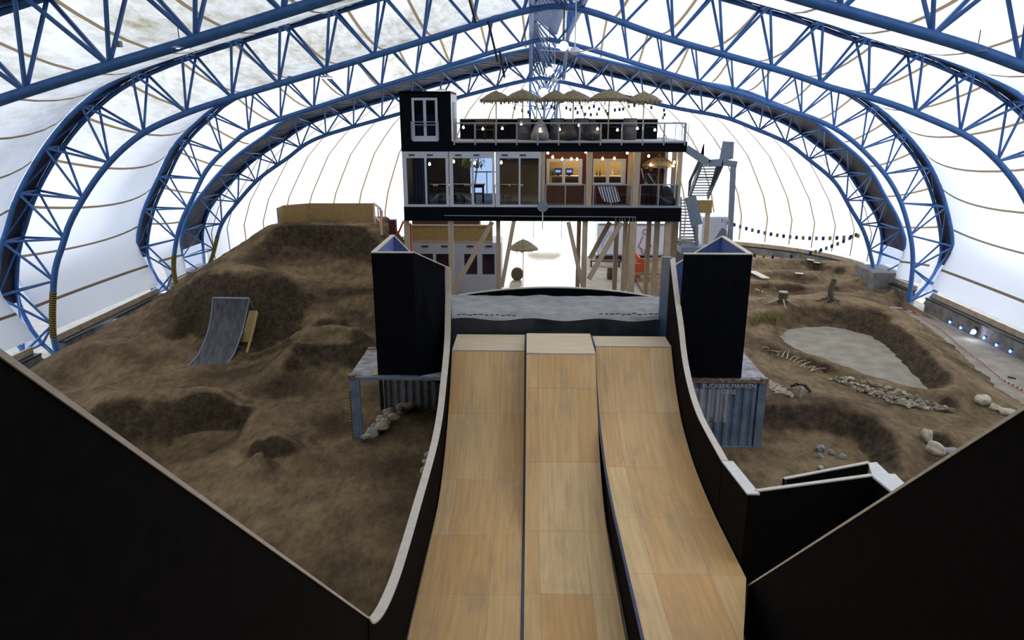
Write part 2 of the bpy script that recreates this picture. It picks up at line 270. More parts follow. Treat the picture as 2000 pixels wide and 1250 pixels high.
LABELS = {}
def tag(o, label, cat=None, group=None, kind=None):
    o['label'] = label
    if cat: o['category'] = cat
    if group: o['group'] = group
    if kind: o['kind'] = kind
    return o
def E(name, label, cat, loc=(0, 0, 0), group=None, rz=0):
    o = bpy.data.objects.new(name, None); C.objects.link(o); o.location = loc; o.rotation_euler = (0, 0, rz); o.empty_display_size = 0.2
    return tag(o, label, cat, group)
def absloc(o):
    p = Vector((0, 0, 0))
    while o: p += o.location; o = o.parent
    return p
def part(name, m, material, parent, label=None, local=False):
    """child mesh; vertices are given in world coordinates unless local"""
    off = (0, 0, 0) if local else absloc(parent)
    o = bpy.data.objects.new(name, m.mesh(name, material, off)); C.objects.link(o); o.parent = parent
    if label: o['label'] = label
    return o
def thing(name, m, material, label, cat, group=None, kind=None):
    xs, ys, zs = zip(*m.v); off = ((min(xs) + max(xs)) / 2, (min(ys) + max(ys)) / 2, min(zs))
    o = bpy.data.objects.new(name, m.mesh(name, material, off)); C.objects.link(o); o.location = off
    return tag(o, label, cat, group, kind)
def struct(name, m, material, label=None):
    o = bpy.data.objects.new(name, m.mesh(name, material)); C.objects.link(o); o['kind'] = 'structure'
    if label: o['label'] = label
    return o
def kids(o): return [c for c in bpy.data.objects if c.parent == o]
def copy_tree(o, parent=None):
    c = o.copy(); C.objects.link(c); c.parent = parent
    for ch in kids(o): copy_tree(ch, c)
    return c
def catmull(P, n=6):
    out = []
    for i in range(len(P) - 1):
        p0 = Vector(P[max(i - 1, 0)]); p1 = Vector(P[i]); p2 = Vector(P[i + 1]); p3 = Vector(P[min(i + 2, len(P) - 1)])
        for k in range(n):
            t = k / n; out.append(0.5 * ((2 * p1) + (p2 - p0) * t + (2 * p0 - 5 * p1 + 4 * p2 - p3) * t * t + (3 * p1 - p0 - 3 * p2 + p3) * t ** 3))
    out.append(Vector(P[-1])); return out
def resample(P, step=None, count=None):
    P = [Vector(p) for p in P]; d = [0]
    for a, b in zip(P, P[1:]): d.append(d[-1] + (b - a).length)
    n = count or max(2, int(round(d[-1] / step)) + 1); out = []; j = 0
    for i in range(n):
        t = d[-1] * i / (n - 1)
        while j < len(d) - 2 and d[j + 1] < t: j += 1
        k = (t - d[j]) / max(1e-9, d[j + 1] - d[j]); out.append(P[j].lerp(P[j + 1], k))
    return out
# ================================================ HALL: floor, base walls, arches, membrane
struct('floor', M().box(-23.6, 24.4, -9, 62, -0.3, 0.0), concrete)
struct('floor', M().box(-70, 70, -40, 140, -0.8, -0.31), mat('outdoor asphalt', (.09, .09, .09), .9, nscale=2, ncol=(.12, .12, .12)))
struct('floor', M().box(-5, 7, 62, 100, -0.32, -.01), concrete)

def arch(pix, Y):  # inner chord of an arch from photo pixels on the arch's own plane
    return [atY(x, y, Y) for x, y in pix]
YB, YC, YD, YA = 30.5, 41.5, 46.0, 18.5
pB = arch([(104, 655), (106, 540), (122, 480), (144, 420), (201, 332), (272, 265), (353, 225), (447, 193), (640, 136), (840, 76), (1033, 20)], YB)
pBr = arch([(1134, 18), (1300, 74), (1535, 141), (1625, 172), (1722, 197), (1818, 233), (1906, 277)], YB)
pB = [Vector((-21.3, YB, -0.15))] + pB + pBr + [Vector((19.9, YB, 8.45)), Vector((21.2, YB, 6.7)), Vector((22.0, YB, 5.2)), Vector((22.5, YB, 3.4)), Vector((22.65, YB, 1.6)), Vector((22.4, YB, -0.1))]
pC = arch([(360, 592), (342, 545), (340, 500), (352, 440), (375, 390), (405, 330), (450, 285), (500, 250), (660, 196), (840, 140), (1033, 83)], YC) + arch([(1109, 85), (1300, 142), (1448, 184), (1520, 210), (1590, 232), (1648, 262), (1700, 308), (1742, 360), (1768, 420), (1783, 500), (1775, 590)], YC)
pD = arch([(400, 535), (415, 500), (432, 440), (460, 400), (505, 350), (560, 310), (620, 270), (760, 228), (904, 188), (1035, 156)], YD) + arch([(1088, 158), (1300, 207), (1410, 228), (1475, 252), (1535, 278), (1580, 312), (1630, 355), (1660, 405), (1690, 460), (1710, 540)], YD)
pA = [Vector((p.x, YA, p.z)) for p in pB]

def normals(P, cx=0.8):
    out = []
    for i in range(len(P)):
        d = (P[min(i + 1, len(P) - 1)] - P[max(i - 1, 0)]).normalized(); out.append(Vector((-d.z, 0, d.x)))
    return out
def offset_curve(P, d):
    N = normals(P); L = len(P); out = []
    for i, p in enumerate(P):
        h = min(max(p.z, 0.0), 3.2) / 3.2; dd = d * (0.16 + 0.84 * math.sin(h * math.pi / 2)) if i < L * .25 or i > L * .75 else d
        out.append(p + N[i] * dd)
    return out
ARCH = {}; CH = {}
def build_arch(key, P, Y, depth, half, r_in, r_out, r_d, label, nodes):
    cur = resample(catmull(P, 8), count=nodes * 4 + 1)
    out = offset_curve(cur, depth); out = [p if p.z > -0.1 else Vector((p.x, p.y, -0.1)) for p in out]
    fr = [Vector((p.x, Y - half, p.z)) for p in out]; bk = [Vector((p.x, Y + half, p.z)) for p in (out if key != 'D' else [a.lerp(b, .3 * min(1, max(0, (b.z - 4) / 6))) for a, b in zip(out, cur)])]
    t = E('arch_truss', label, 'steel arch', (0.8, Y, 0), 'blue steel arches carrying the roof')

    part('inner_chord', M().tube(cur, r_in, 10), steel_blue, t)
    part('outer_chord', M().tube(fr, r_out, 8), steel_blue, t); part('outer_chord', M().tube(bk, r_out, 8), steel_blue, t)
    for i in range(0, len(cur), 4):      # every node: a V of two struts to the front chord and one to the back chord
        for o in (fr, bk):
            q = [o[j] for j in (i - 2,) if j >= 0] + [cur[i]] + [o[j] for j in (i + 2,) if j < len(cur)]
            m = M()
            for a, b in zip(q, q[1:]): m.tube([a, b], r_d, 6)
            part('diagonal_brace', m, steel_blue, t)
    m = M()
    for j in range(2, len(cur), 4): m.tube([fr[j], bk[j]], r_d, 6)
    for j in range(2, len(cur) - 4, 4): m.tube([fr[j], bk[j + 4]], r_d * .8, 6)
    part('cross_lacing', m, steel_blue, t)
    m = M(); hz = [p for p in cur if p.z < 3.4 and p.x < 0]
    if len(hz) > 1 and key != 'A':
        q = [p for p in catmull(hz, 4) if 1.2 < p.z < 3.4]
        if len(q) > 1: part('hazard_tape', M().tube(q, r_in + 0.012, 10), hazard, t, 'black and yellow striped tape')
    if key != 'A':
        q = [p for p in cur if 1.2 < p.z < 3.2 and p.x > 0]
        if len(q) > 1 and key == 'B': part('hazard_tape', M().tube(q, r_in + 0.012, 10), hazard, t, 'black and yellow striped tape')
    ARCH[key] = (cur, out, Y, half); CH[key] = (fr, bk)
    return t
build_arch('A', pA, YA, 2.05, 0.62, 0.14, 0.10, 0.062, 'blue steel arch nearest the viewer, crossing the top corners of the view', 26)
build_arch('B', pB, YB, 2.05, 0.62, 0.13, 0.10, 0.058, 'large blue steel arch with its left leg at the far left edge', 29)
build_arch('C', pC, YC, 1.95, 0.62, 0.13, 0.10, 0.055, 'blue steel arch, third from the viewer, right leg beside the small soil heap', 29)
build_arch('D', pD, YD, 1.6, 1.55, 0.12, 0.11, 0.050, 'farthest blue steel arch framing the white end wall', 29)

# membrane bays between arches (saddle shaped, sagging inward between the arches)
def mem_curve(out, Y, push=0.12, count=90):
    N = normals(out); q = []
    for i, p in enumerate(out):
        v = Vector((p.x, Y, p.z)) + N[i] * push; k = min(1, max(0, (v.z - .9) / 3.6)); k = k * k * (3 - 2 * k); xw_ = -21.9 if v.x < 0 else (23.25 if Y < 44 else 22.9); v.x = xw_ + (v.x - xw_) * k; q.append(v)
    q = [p for p in q if p.z > 0.95]
    return resample(q, count=count)
def bay(a, b, sag, nrows=10):
    NA = normals(a); rows = []; uvs = []; L = len(a)
    for r in range(nrows + 1):
        t = r / nrows; row = []; uv = []; k = 4 * t * (1 - t) * sag
        for i in range(L):
            p = a[i].lerp(b[i], t); f = math.sin(math.pi * min(1, min(i, L - 1 - i) / (L * .16)) / 2)
            row.append(p - NA[i] * k * f); uv.append((i / (L - 1) * 26 + 0.5, t * 4))
        rows.append(row); uvs.append(uv)
    return M().grid(rows, uvs)
ks = ['A', 'B', 'C', 'D']
def fr_of(k): c, o, Y, h = ARCH[k]; return mem_curve(o, Y - h)
def bk_of(k): c, o, Y, h = ARCH[k]; return mem_curve(o, Y + h)
outA = ARCH['A'][1]
light_block = mat('opaque grey light block', (0.10, 0.10, 0.105), 0.9, nscale=1, ncol=(0.14, 0.14, 0.14))  # added out of view to cut the light on camera-facing surfaces
front = [mem_curve(outA, y) for y in (-8.0, 5.9, 7.1)]
struct('ceiling', bay(bk_of('A'), fr_of('B'), 1.0), membrane)
struct('ceiling', bay(bk_of('B'), fr_of('C'), 1.0), membrane)
struct('ceiling', bay(bk_of('C'), fr_of('D'), 0.35, 6), membrane)
struct('ceiling', bay(front[2], fr_of('A'), 1.0), membrane)
struct('ceiling', bay(front[0], front[1], 1.0), light_block)
m = M(); a = front[0]; n = len(a)
m.grid([a, [Vector((p.x, p.y - .01, 1.0)) for p in a]], [[(p.x / 2.4, p.z) for p in a]] * 2); struct('wall_front', m, light_block)
# dark flap strips between the two outer chords of every arch, with clear plastic at the feet
for k in ks:
    c, o, Y, h = ARCH[k]; f = resample([p for p in o if p.z > 2.5], count=120); N = normals(f); m = M()
    A_, B_ = CH[k]; A_ = resample([p for p in A_ if p.z > 2.5], count=120); B_ = resample([p for p in B_ if p.z > 2.5], count=120)
    m.grid([[p + N[i] * .11 for i, p in enumerate(A_)], [(p + q) / 2 + N[i] * .18 for i, (p, q) in enumerate(zip(A_, B_))], [q + N[i] * .11 for i, q in enumerate(B_)]])
    st = struct('trim', m, dark_flap)
    for sgn in (-1, 1):
        q = [p for p in o if 0.7 < p.z < 2.75 and (p.x - .8) * sgn > 0]
        if len(q) > 1: struct('window', M().strip([Vector((p.x + .12 * sgn, Y - h, p.z)) for p in q], [Vector((p.x + .12 * sgn, Y + h, p.z)) for p in q]), plastic_film)
m = M(); f = mem_curve(outA, 5.9); g = mem_curve(outA, 7.1); m.strip(f, g); struct('trim', m, dark_flap)

# rounded end (half dome) of the same membrane
c, o, Y, h = ARCH['D']; ox = 0.75
half_r = [p for p in o if p.x >= ox and p.z > 0.95]; half_r = [Vector((ox, 0, max(p.z for p in o)))] + half_r
half_r = resample(half_r, count=40)
Y0 = Y + h; RY = 13.5 / 22.0
ND = 216; rows = []; uvs = []
for i in range(ND + 1):
    t = math.pi * i / ND; row = []; uv = []
    for j, p in enumerate(half_r):
        d = p.x - ox + 0.1; row.append(Vector((ox + d * math.cos(t), Y0 + d * RY * (abs(math.sin(t)) ** 0.82), p.z + 0.1))); uv.append((i / ND * 27 + .4, j / 10))
    rows.append(row); uvs.append(uv)
DOOR_T = [i for i in range(ND + 1)]
m = M().grid(rows, uvs)
# leave the entrance gap
keep = []
for f in m.f:
    cx = sum(m.v[i][0] for i in f) / 4; cz = sum(m.v[i][2] for i in f) / 4; cy = sum(m.v[i][1] for i in f) / 4
    if not (-2.6 < cx < 4.2 and cz < 5.2 and cy > Y0 + 5): keep.append(f)
m.f = keep
struct('wall_back', m, membrane_mat('end membrane', 0.06, (0.16, 0.12, 0.07)))
END = lambda t, d: Vector((ox + d * math.cos(t), Y0 + d * RY * (abs(math.sin(t)) ** 0.82), 0))

# low concrete base walls, dark coping and tan plank strip
def base_wall(path, side, name, out=(0, 0)):
    m = M(); cp = M(); pl = M()
    for a, b in zip(path, path[1:]):
        m.bar((a.x, a.y, 0.35), (b.x, b.y, 0.35), 0.35, 0.8); cp.bar((a.x, a.y, 0.80), (b.x, b.y, 0.80), 0.40, 0.06); pl.bar((a.x + out[0], a.y + out[1], 0.97), (b.x + out[0], b.y + out[1], 0.97), 0.10, 0.30)
    struct(name, m, concrete_wall); struct('trim', cp, black_metal); struct('trim', pl, plank_tan)
base_wall([Vector((-21.75, y, 0)) for y in (-8, 5, 18, 29.6)], -1, 'wall_left', (-.2, 0)); base_wall([Vector((-21.75, y, 0)) for y in (31.3, 36, 40.7)], -1, 'wall_left', (-.2, 0)); base_wall([Vector((-21.7, 42.3, 0)), Vector((-21.6, 45, 0))], -1, 'wall_left', (-.2, 0))
base_wall([Vector((23.1, y, 0)) for y in (-8, 5, 18, 29.6)], 1, 'wall_right', (.2, 0)); base_wall([Vector((23.1, y, 0)) for y in (31.3, 36, 40.7)], 1, 'wall_right', (.2, 0)); base_wall([Vector((23.0, 42.3, 0)), Vector((22.7, 45, 0))], 1, 'wall_right', (.2, 0))
d0 = half_r[-1].x - ox - .05
pr = [END(math.pi * i / 40, d0) for i in range(1, 17)]; plft = [END(math.pi * i / 40, d0) for i in range(24, 40)]
base_wall(pr, 1, 'wall_back'); base_wall(plft, -1, 'wall_back')
# concrete blocks at the feet of the farthest arch
m = M().box(21.6, 23.9, 44.4, 47.2, 0, 1.45); thing('concrete_block', m, concrete_wall, 'grey concrete block under the right foot of the farthest blue arch', 'concrete block')
m = M().box(-23.2, -20.9, 44.4, 47.2, 0, 1.3); thing('concrete_block', m, concrete_wall, 'grey concrete block under the left foot of the farthest blue arch', 'concrete block')

# ridge girder: two top tubes, one bottom tube pair and dense diagonals, running the length of the hall
t = E('ridge_girder', 'blue steel lattice girder running along the ridge of the roof', 'girder', (1.0, 30, 13))
zt = lambda y: 17.0 if y < 42 else 17.0 - (y - 42) * .45
zb = lambda y: 15.15 if y < 42 else 15.15 - (y - 42) * .45
for x in (0.05, 2.05):
    part('top_chord', M().tube([(x, 6, zt(6)), (x, 42, zt(42)), (x, 46.5, zt(46.5))], .10, 8), steel_blue, t)
    part('bottom_chord', M().tube([(x, 6, zb(6)), (x, 42, zb(42)), (x, 46.5, zb(46.5))], .12, 8), steel_blue, t)
ys = np.arange(10, 46.5, 1.15)
for i in range(len(ys) - 1):
    a, b = ys[i], ys[i + 1]; b2 = min(46.4, a + 5.2)
    part('diagonal_brace', M().tube([(0.05, a, zb(a)), (0.05, b, zt(b))] if i % 2 else [(0.05, a, zt(a)), (0.05, b, zb(b))], .055, 6), steel_blue, t)
    part('diagonal_brace', M().tube([(2.05, a, zb(a)), (2.05, b, zt(b))] if i % 2 else [(2.05, a, zt(a)), (2.05, b, zb(b))], .05, 6), steel_blue, t)
for a in np.arange(15, 45, .85): b = min(46.4, a + 6); k_ = (b - a) / 6; part('diagonal_brace', M().tube([(0.05, a, zb(a) + .35), (.05 + 1.35 * k_, b, zb(b) + .35 * (1 - k_))], .06, 6), steel_blue, t)
for i in range(0, len(ys) - 4, 3): part('cross_lacing', M().tube([(2.05, ys[i], zt(ys[i])), (.05, ys[i], zb(ys[i]))], .05, 6), steel_blue, t)
# end girder that carries the rounded end: descends from the ridge behind the terrace
t = E('end_girder', 'blue steel girder sloping down the rounded end behind the thatched parasols', 'girder', (1.0, 50, 5))
path_o = [Vector((1, 46.9, 14.4)), Vector((1, 51, 13.4)), Vector((1, 55, 11.6)), Vector((1, 58.3, 8.6)), Vector((1, 60.2, 5.2))]
path_i = [Vector((1, 46.6, 12.9)), Vector((1, 50.4, 11.9)), Vector((1, 53.9, 10.2)), Vector((1, 56.8, 7.6)), Vector((1, 58.6, 4.9))]
for dx in (-1.0, 1.0): part('outer_chord', M().tube([p + Vector((dx, 0, 0)) for p in catmull(path_o, 4)], .09, 8), steel_blue, t)
ci = resample(catmull(path_i, 4), count=9); co = resample(catmull(path_o, 4), count=9)
part('inner_chord', M().tube(ci, .10, 8), steel_blue, t)
for i in range(8):
    for dx in (-1, 1):
        part('diagonal_brace', M().tube([ci[i], co[i + 1] + Vector((dx, 0, 0))], .05, 6), steel_blue, t); part('diagonal_brace', M().tube([ci[i + 1], co[i] + Vector((dx, 0, 0))], .05, 6), steel_blue, t)
# ================================================ DIRT: one height field per side, interpolated from surveyed spots
PTS = []   # world (x, y, z)
def pt(px, py, h): p = atZ(px, py, h); PTS.append((p.x, p.y, h))
def ln(lst, n=4):
    """polyline of (px,py,h) densified"""
    for (a, b) in zip(lst, lst[1:]):
        for k in range(n): t = k / n; pt(a[0] + (b[0] - a[0]) * t, a[1] + (b[1] - a[1]) * t, a[2] + (b[2] - a[2]) * t)
    pt(*lst[-1])
def lnD(lst, n=4):
    """polyline of (px, py, distance y): height follows from the distance"""
    for (a, b) in zip(lst, lst[1:]):
        for k in range(n):
            t = k / n; q = [a[i] + (b[i] - a[i]) * t for i in range(3)]; p = atY(*q); PTS.append(tuple(p))
    PTS.append(tuple(atY(*lst[-1])))
def wl(lst, n=4):
    for (a, b) in zip(lst, lst[1:]):
        for k in range(n): t = k / n; PTS.append(tuple(a[i] + (b[i] - a[i]) * t for i in range(3)))
    PTS.append(lst[-1])
# ---- left side
wl([(-21.5, 8, .5), (-21.5, 20, .5), (-21.3, 27, .6), (-21.3, 34, .8), (-21.3, 40, .9), (-21.3, 46, .9), (-19, 52, .7), (-15, 57, .5), (-9, 60, .3)])
wl([(-6.4, 59, .1), (-6.2, 50, .1), (-6.3, 46, .6), (-6.0, 43, .9)])
wl([(-2.9, 6, .1), (-2.9, 14, .1), (-2.9, 20, .1), (-3.2, 24, .1), (-3.4, 28, .2), (-4.6, 33, .5), (-5.6, 37, .7)])
ln([(705, 1150, .15), (790, 1010, .1), (835, 900, .12), (850, 800, .15)])
ln([(640, 1090, .3), (700, 980, .25), (760, 880, .2), (790, 820, .2)])
ln([(520, 960, .35), (560, 900, .35), (470, 900, .3), (380, 900, .25)])
ln([(600, 1000, .3), (640, 930, .25), (690, 860, .25)], 3)
# rutted bank between the two trails
ln([(485, 935, .6), (500, 885, .85), (522, 852, .95), (575, 855, .85)], 4); ln([(505, 905, .35), (540, 890, .35), (600, 905, .3)], 3); ln([(590, 875, .3), (612, 845, .4), (660, 790, .45)], 3); ln([(625, 865, .15), (680, 795, .2)], 3)
# take-off mound with a flat lip
ln([(585, 664, 1.75), (640, 665, 1.75), (690, 664, 1.75)], 5); lnD([(607, 637, 30.6), (650, 636, 30.6), (698, 640, 30.5)], 5)
lnD([(588, 672, 29.0), (640, 672, 29.0), (690, 671, 29.0)], 5); lnD([(586, 692, 28.6), (640, 692, 28.6), (690, 690, 28.6)], 4); lnD([(572, 730, 27.75), (625, 730, 27.75), (675, 730, 27.75)], 4)
lnD([(552, 775, 26.2), (600, 775, 26.2), (650, 775, 26.2)], 3); ln([(520, 830, .5), (590, 830, .45)], 3)
ln([(583, 664, 1.72), (545, 712, 1.05), (508, 765, .62), (487, 800, .6), (472, 850, .45)], 5)
ln([(566, 668, .95), (530, 703, .7), (482, 742, .5)], 4); 
ln([(714, 690, .9), (702, 730, .55), (692, 770, .4)], 3)
wl([(-9.4, 31.15, 1.25), (-7.0, 31.15, 1.25)], 4)
# bowl floor between ramp and berm
ln([(200, 750, .5), (260, 745, .45), (330, 740, .4), (400, 735, .4), (470, 720, .45), (520, 690, .5)], 4); ln([(300, 770, .35), (380, 770, .3), (450, 765, .35)], 3)
# berm with a raw front face
ln([(160, 764, 1.4), (215, 776, 1.8), (240, 778, 1.75), (288, 789, 1.38), (345, 796, .98), (406, 801, .80), (459, 795, .84), (486, 784, 1.0)], 6)
ln([(205, 868, .6), (260, 884, .35), (297, 888, .18), (332, 876, .1), (363, 849, .07), (406, 840, .07), (459, 840, .09), (478, 836, .25)], 6)
# low take-off by the left wall
ln([(158, 673, 1.25), (190, 673, 1.25), (224, 674, 1.2)], 5); ln([(60, 735, .55), (120, 745, .45), (170, 752, .4)], 4); ln([(110, 705, .8), (200, 703, .9)], 3)
ln([(240, 690, .95), (225, 725, .6)], 3); ln([(235, 645, 1.2), (300, 634, 1.3), (345, 622, 1.4)], 4); ln([(270, 612, 1.0), (310, 603, 1.1)], 3)
ln([(262, 665, 1.05), (300, 665, 1.0), (330, 680, .8), (290, 710, .55)], 3); ln([(345, 660, 1.0), (365, 690, .7)], 3)
# big mound: ledge, raw face, shoulder to the left
ln([(402, 541, 3.65), (440, 541, 3.65), (480, 541, 3.65), (520, 542, 3.65), (556, 543, 3.65)], 6)
ln([(355, 717, .36), (400, 719, .36), (445, 720, .36)], 4); ln([(375, 690, .62), (430, 690, .58), (490, 688, .8), (530, 680, 1.0), (560, 660, 1.35), (600, 640, 1.7), (640, 628, 1.85)], 5)
ln([(400, 545, 3.5), (378, 580, 2.7), (360, 607, 2.1), (332, 636, 1.5)], 6); ln([(385, 552, 3.2), (352, 585, 2.2)], 4); ln([(372, 620, 1.55), (385, 655, 1.1)], 3)
lnD([(562, 546, 33.0), (590, 560, 33.3), (620, 566, 33.5), (660, 565, 33.5), (700, 565, 33.5), (745, 565, 33.5)], 5)
lnD([(595, 600, 32.4), (640, 600, 32.6), (655, 590, 32.9)], 4); lnD([(670, 600, 32.5), (700, 600, 32.5), (745, 604, 32.4)], 3); lnD([(655, 630, 31.75), (700, 636, 31.7), (745, 655, 31.2)], 3)
# wall-ride bowl and its rim
lnD([(470, 500, 36.2), (500, 478, 37.5), (530, 460, 38.4), (560, 451, 38.8), (610, 447, 39.0), (660, 447, 39.0), (700, 451, 38.9), (730, 465, 38.4), (748, 490, 37.2), (760, 515, 36.0)], 6)
lnD([(552, 472, 38.55), (590, 466, 38.85), (640, 464, 38.9), (690, 468, 38.8), (720, 482, 38.2)], 6); lnD([(535, 495, 37.6), (575, 484, 38.45), (630, 481, 38.65), (690, 486, 38.4), (728, 500, 37.6)], 6)
lnD([(520, 515, 36.7), (560, 503, 37.7), (620, 498, 38.2), (685, 503, 38.0), (733, 520, 36.8)], 6); lnD([(530, 528, 35.6), (580, 519, 37.0), (640, 516, 37.4), (700, 520, 37.0), (738, 538, 35.6)], 5); lnD([(560, 535, 35.2), (600, 536, 36.0), (660, 535, 36.2), (710, 540, 35.7)], 4); lnD([(580, 548, 34.3), (620, 553, 34.5), (700, 553, 34.6)], 4)
lnD([(625, 572, 33.38), (660, 571, 33.4), (700, 571, 33.4), (745, 571, 33.4)], 6)
lnD([(540, 441, 41.0), (600, 437, 41.6), (660, 436, 41.7), (745, 438, 41.5)], 5); lnD([(515, 455, 39.6), (480, 475, 38.4), (450, 497, 36.6), (415, 524, 34.6)], 4)
wl([(-15.5, 42.5, 4.6), (-13, 43.2, 5.0), (-8.5, 43.3, 5.0)], 4); wl([(-18.3, 42, 2.6), (-19, 39, 2.2), (-19.8, 35, 1.5)], 4); wl([(-18, 47, 1.0), (-13, 48.0, .9), (-7, 47, .9)], 4)
LEFT = PTS; PTS = []
# ---- right side
POOL = [(1525, 657), (1541, 643), (1575, 639), (1612, 638), (1650, 642), (1700, 655), (1735, 680), (1760, 705), (1790, 735), (1822, 765), (1780, 757), (1735, 745), (1690, 732), (1650, 719), (1600, 700), (1560, 684), (1535, 671)]
for a, b in zip(POOL, POOL[1:] + POOL[:1]):
    for k in range(5): t = k / 5; pt(a[0] + (b[0] - a[0]) * t, a[1] + (b[1] - a[1]) * t, 0.0)
for p in ((1560, 660), (1600, 665), (1650, 680), (1700, 705), (1740, 730), (1780, 750), (1620, 690), (1680, 670)): pt(*p, -.25)
# crest of the big berm around it and its outer foot
ln([(1465, 612, .75), (1500, 604, .8), (1545, 597, .85), (1590, 592, .95), (1640, 594, 1.0), (1690, 608, 1.0), (1738, 627, .95), (1785, 661, .9), (1822, 700, .85), (1868, 745, .75), (1902, 780, .65)], 5)
ln([(1500, 586, .8), (1560, 576, .85), (1620, 574, .9), (1680, 582, .95), (1730, 600, .85)], 4)
ln([(1760, 606, .0), (1790, 622, .0), (1830, 650, .0), (1870, 682, .0), (1905, 718, .0), (1950, 758, .0), (2000, 792, .0)], 6)
wl([(14.3, 27.5, .0), (13.6, 22, .0)], 3)
ln([(1830, 640, -.3), (1880, 670, -.3), (1940, 715, -.3), (1995, 760, -.3)], 4); ln([(1900, 660, -.4), (1990, 700, -.4)], 3)
ln([(1800, 648, .6), (1845, 688, .6), (1890, 728, .55), (1935, 768, .45)], 4)
wl([(22.8, 20, -.4), (22.8, 30, -.4), (22.8, 36, -.3)], 4)
# far pump-track rollers
ln([(1470, 570, .3), (1540, 572, .32), (1620, 568, .35), (1650, 572, .5)], 4)
ln([(1470, 554, .72), (1540, 558, .7), (1600, 559, .7), (1640, 556, .75)], 4)
ln([(1490, 541, .5), (1550, 548, .42), (1610, 549, .45)], 3); ln([(1500, 532, .75), (1560, 538, .72), (1590, 541, .65)], 3); ln([(1590, 534, .5), (1640, 537, .5)], 3)
ln([(1480, 506, 1.05), (1520, 503, 1.15), (1560, 505, 1.2), (1600, 512, 1.1), (1630, 520, .95), (1660, 532, .8), (1690, 548, .7)], 4); ln([(1480, 522, .7), (1540, 524, .7), (1620, 531, .8)], 3)
ln([(1650, 548, .75), (1680, 565, .65), (1700, 580, .6)], 3); ln([(1665, 580, .7), (1705, 596, .6)], 3)
ln([(1730, 575, .5), (1748, 562, 1.0), (1766, 577, .5), (1745, 590, .5)], 2)
wl([(8, 59, .3), (12, 58, .4), (16, 55.5, .5), (19.5, 50.5, .5), (21.2, 46, .4), (22.2, 42, .2), (22.8, 38, .0)], 4)
wl([(6.9, 56, .2), (6.9, 48, .2), (7, 42, .2), (7.2, 36, .2), (7.3, 30, .2), (7.6, 26, .1)], 5)
# left shoulder of the pump track by the tower
ln([(1470, 592, .65), (1468, 640, .5), (1470, 665, .4), (1490, 690, .35)], 3); ln([(1500, 640, .45), (1480, 625, .6)], 2)
# ridge, trench with sticks, rock bed
ln([(1480, 672, .4), (1520, 678, .38), (1560, 691, .38), (1600, 706, .38), (1645, 725, .38), (1700, 740, .36), (1750, 754, .38), (1815, 772, .4)], 4)
ln([(1498, 690, .1), (1540, 702, .08), (1580, 716, .08), (1612, 728, .1), (1640, 745, .12)], 5); ln([(1480, 705, .25), (1530, 728, .25), (1590, 750, .25)], 4)
ln([(1632, 743, .12), (1700, 767, .1), (1770, 787, .1), (1850, 805, .15)], 5)
ln([(1640, 772, .3), (1700, 787, .28), (1780, 807, .28), (1850, 822, .3)], 4); ln([(1880, 800, .5), (1930, 810, .5)], 3); ln([(1850, 775, .55), (1900, 795, .55), (1960, 812, .5)], 3)
# lower bowl
ln([(1500, 792, .8), (1540, 789, .85), (1590, 790, .88), (1640, 794, .9), (1690, 808, .92), (1725, 828, .95), (1750, 855, .95), (1770, 885, .9), (1785, 915, .75)], 6)
ln([(1480, 776, .65), (1600, 770, .55), (1700, 788, .5)], 4)
ln([(1505, 832, .2), (1560, 838, .16), (1620, 843, .16), (1670, 858, .16), (1700, 885, .18), (1710, 930, .2)], 5)
ln([(1450, 900, .08), (1520, 890, .1), (1600, 890, .12), (1650, 920, .12)], 4); ln([(1780, 840, .75), (1850, 850, .75), (1900, 850, .7)], 3); ln([(1790, 900, .7), (1830, 880, .7)], 2)
ln([(1380, 870, .08), (1400, 930, .08)], 2)
wl([(5.2, 10, .08), (5.2, 16, .08), (5.3, 22, .08)], 4); wl([(9, 6, .1), (14, 8, .3), (14, 14, .35)], 3)
RIGHT = PTS

def field(P, X, Y):
    P = np.array(P); xy = P[:, :2]; z = P[:, 2]
    _, idx = np.unique(np.round(xy, 2), axis=0, return_index=True); xy = xy[idx]; z = z[idx]
    D = np.sqrt(((xy[:, None] - xy[None]) ** 2).sum(-1) + 0.02); n = len(z)
    A = np.zeros((n + 3, n + 3)); A[:n, :n] = D - np.eye(n) * 0.04; A[:n, n] = 1; A[:n, n + 1:] = xy; A[n, :n] = 1; A[n + 1:, :n] = xy.T
    w = np.linalg.solve(A, np.concatenate([z, [0, 0, 0]])); out = np.zeros(X.size); q = np.stack([X.ravel(), Y.ravel()], 1)
    for i in range(0, len(q), 8000):
        b = q[i:i + 8000]; d = np.sqrt(((b[:, None] - xy[None]) ** 2).sum(-1) + 0.02); out[i:i + 8000] = d @ w[:n] + w[n] + b @ w[n + 1:]
    return out.reshape(X.shape)
def vnoise(X, Y, f, seed):
    r = np.random.RandomState(seed); G = r.rand(256, 256); x = X * f + 100; y = Y * f + 100; xi = np.floor(x).astype(int); yi = np.floor(y).astype(int)
    u = x - xi; v = y - yi; u = u * u * (3 - 2 * u); v = v * v * (3 - 2 * v); g = lambda a, b: G[a % 256, b % 256]
    return (g(xi, yi) * (1 - u) + g(xi + 1, yi) * u) * (1 - v) + (g(xi, yi + 1) * (1 - u) + g(xi + 1, yi + 1) * u) * v - 0.5
HF = {}
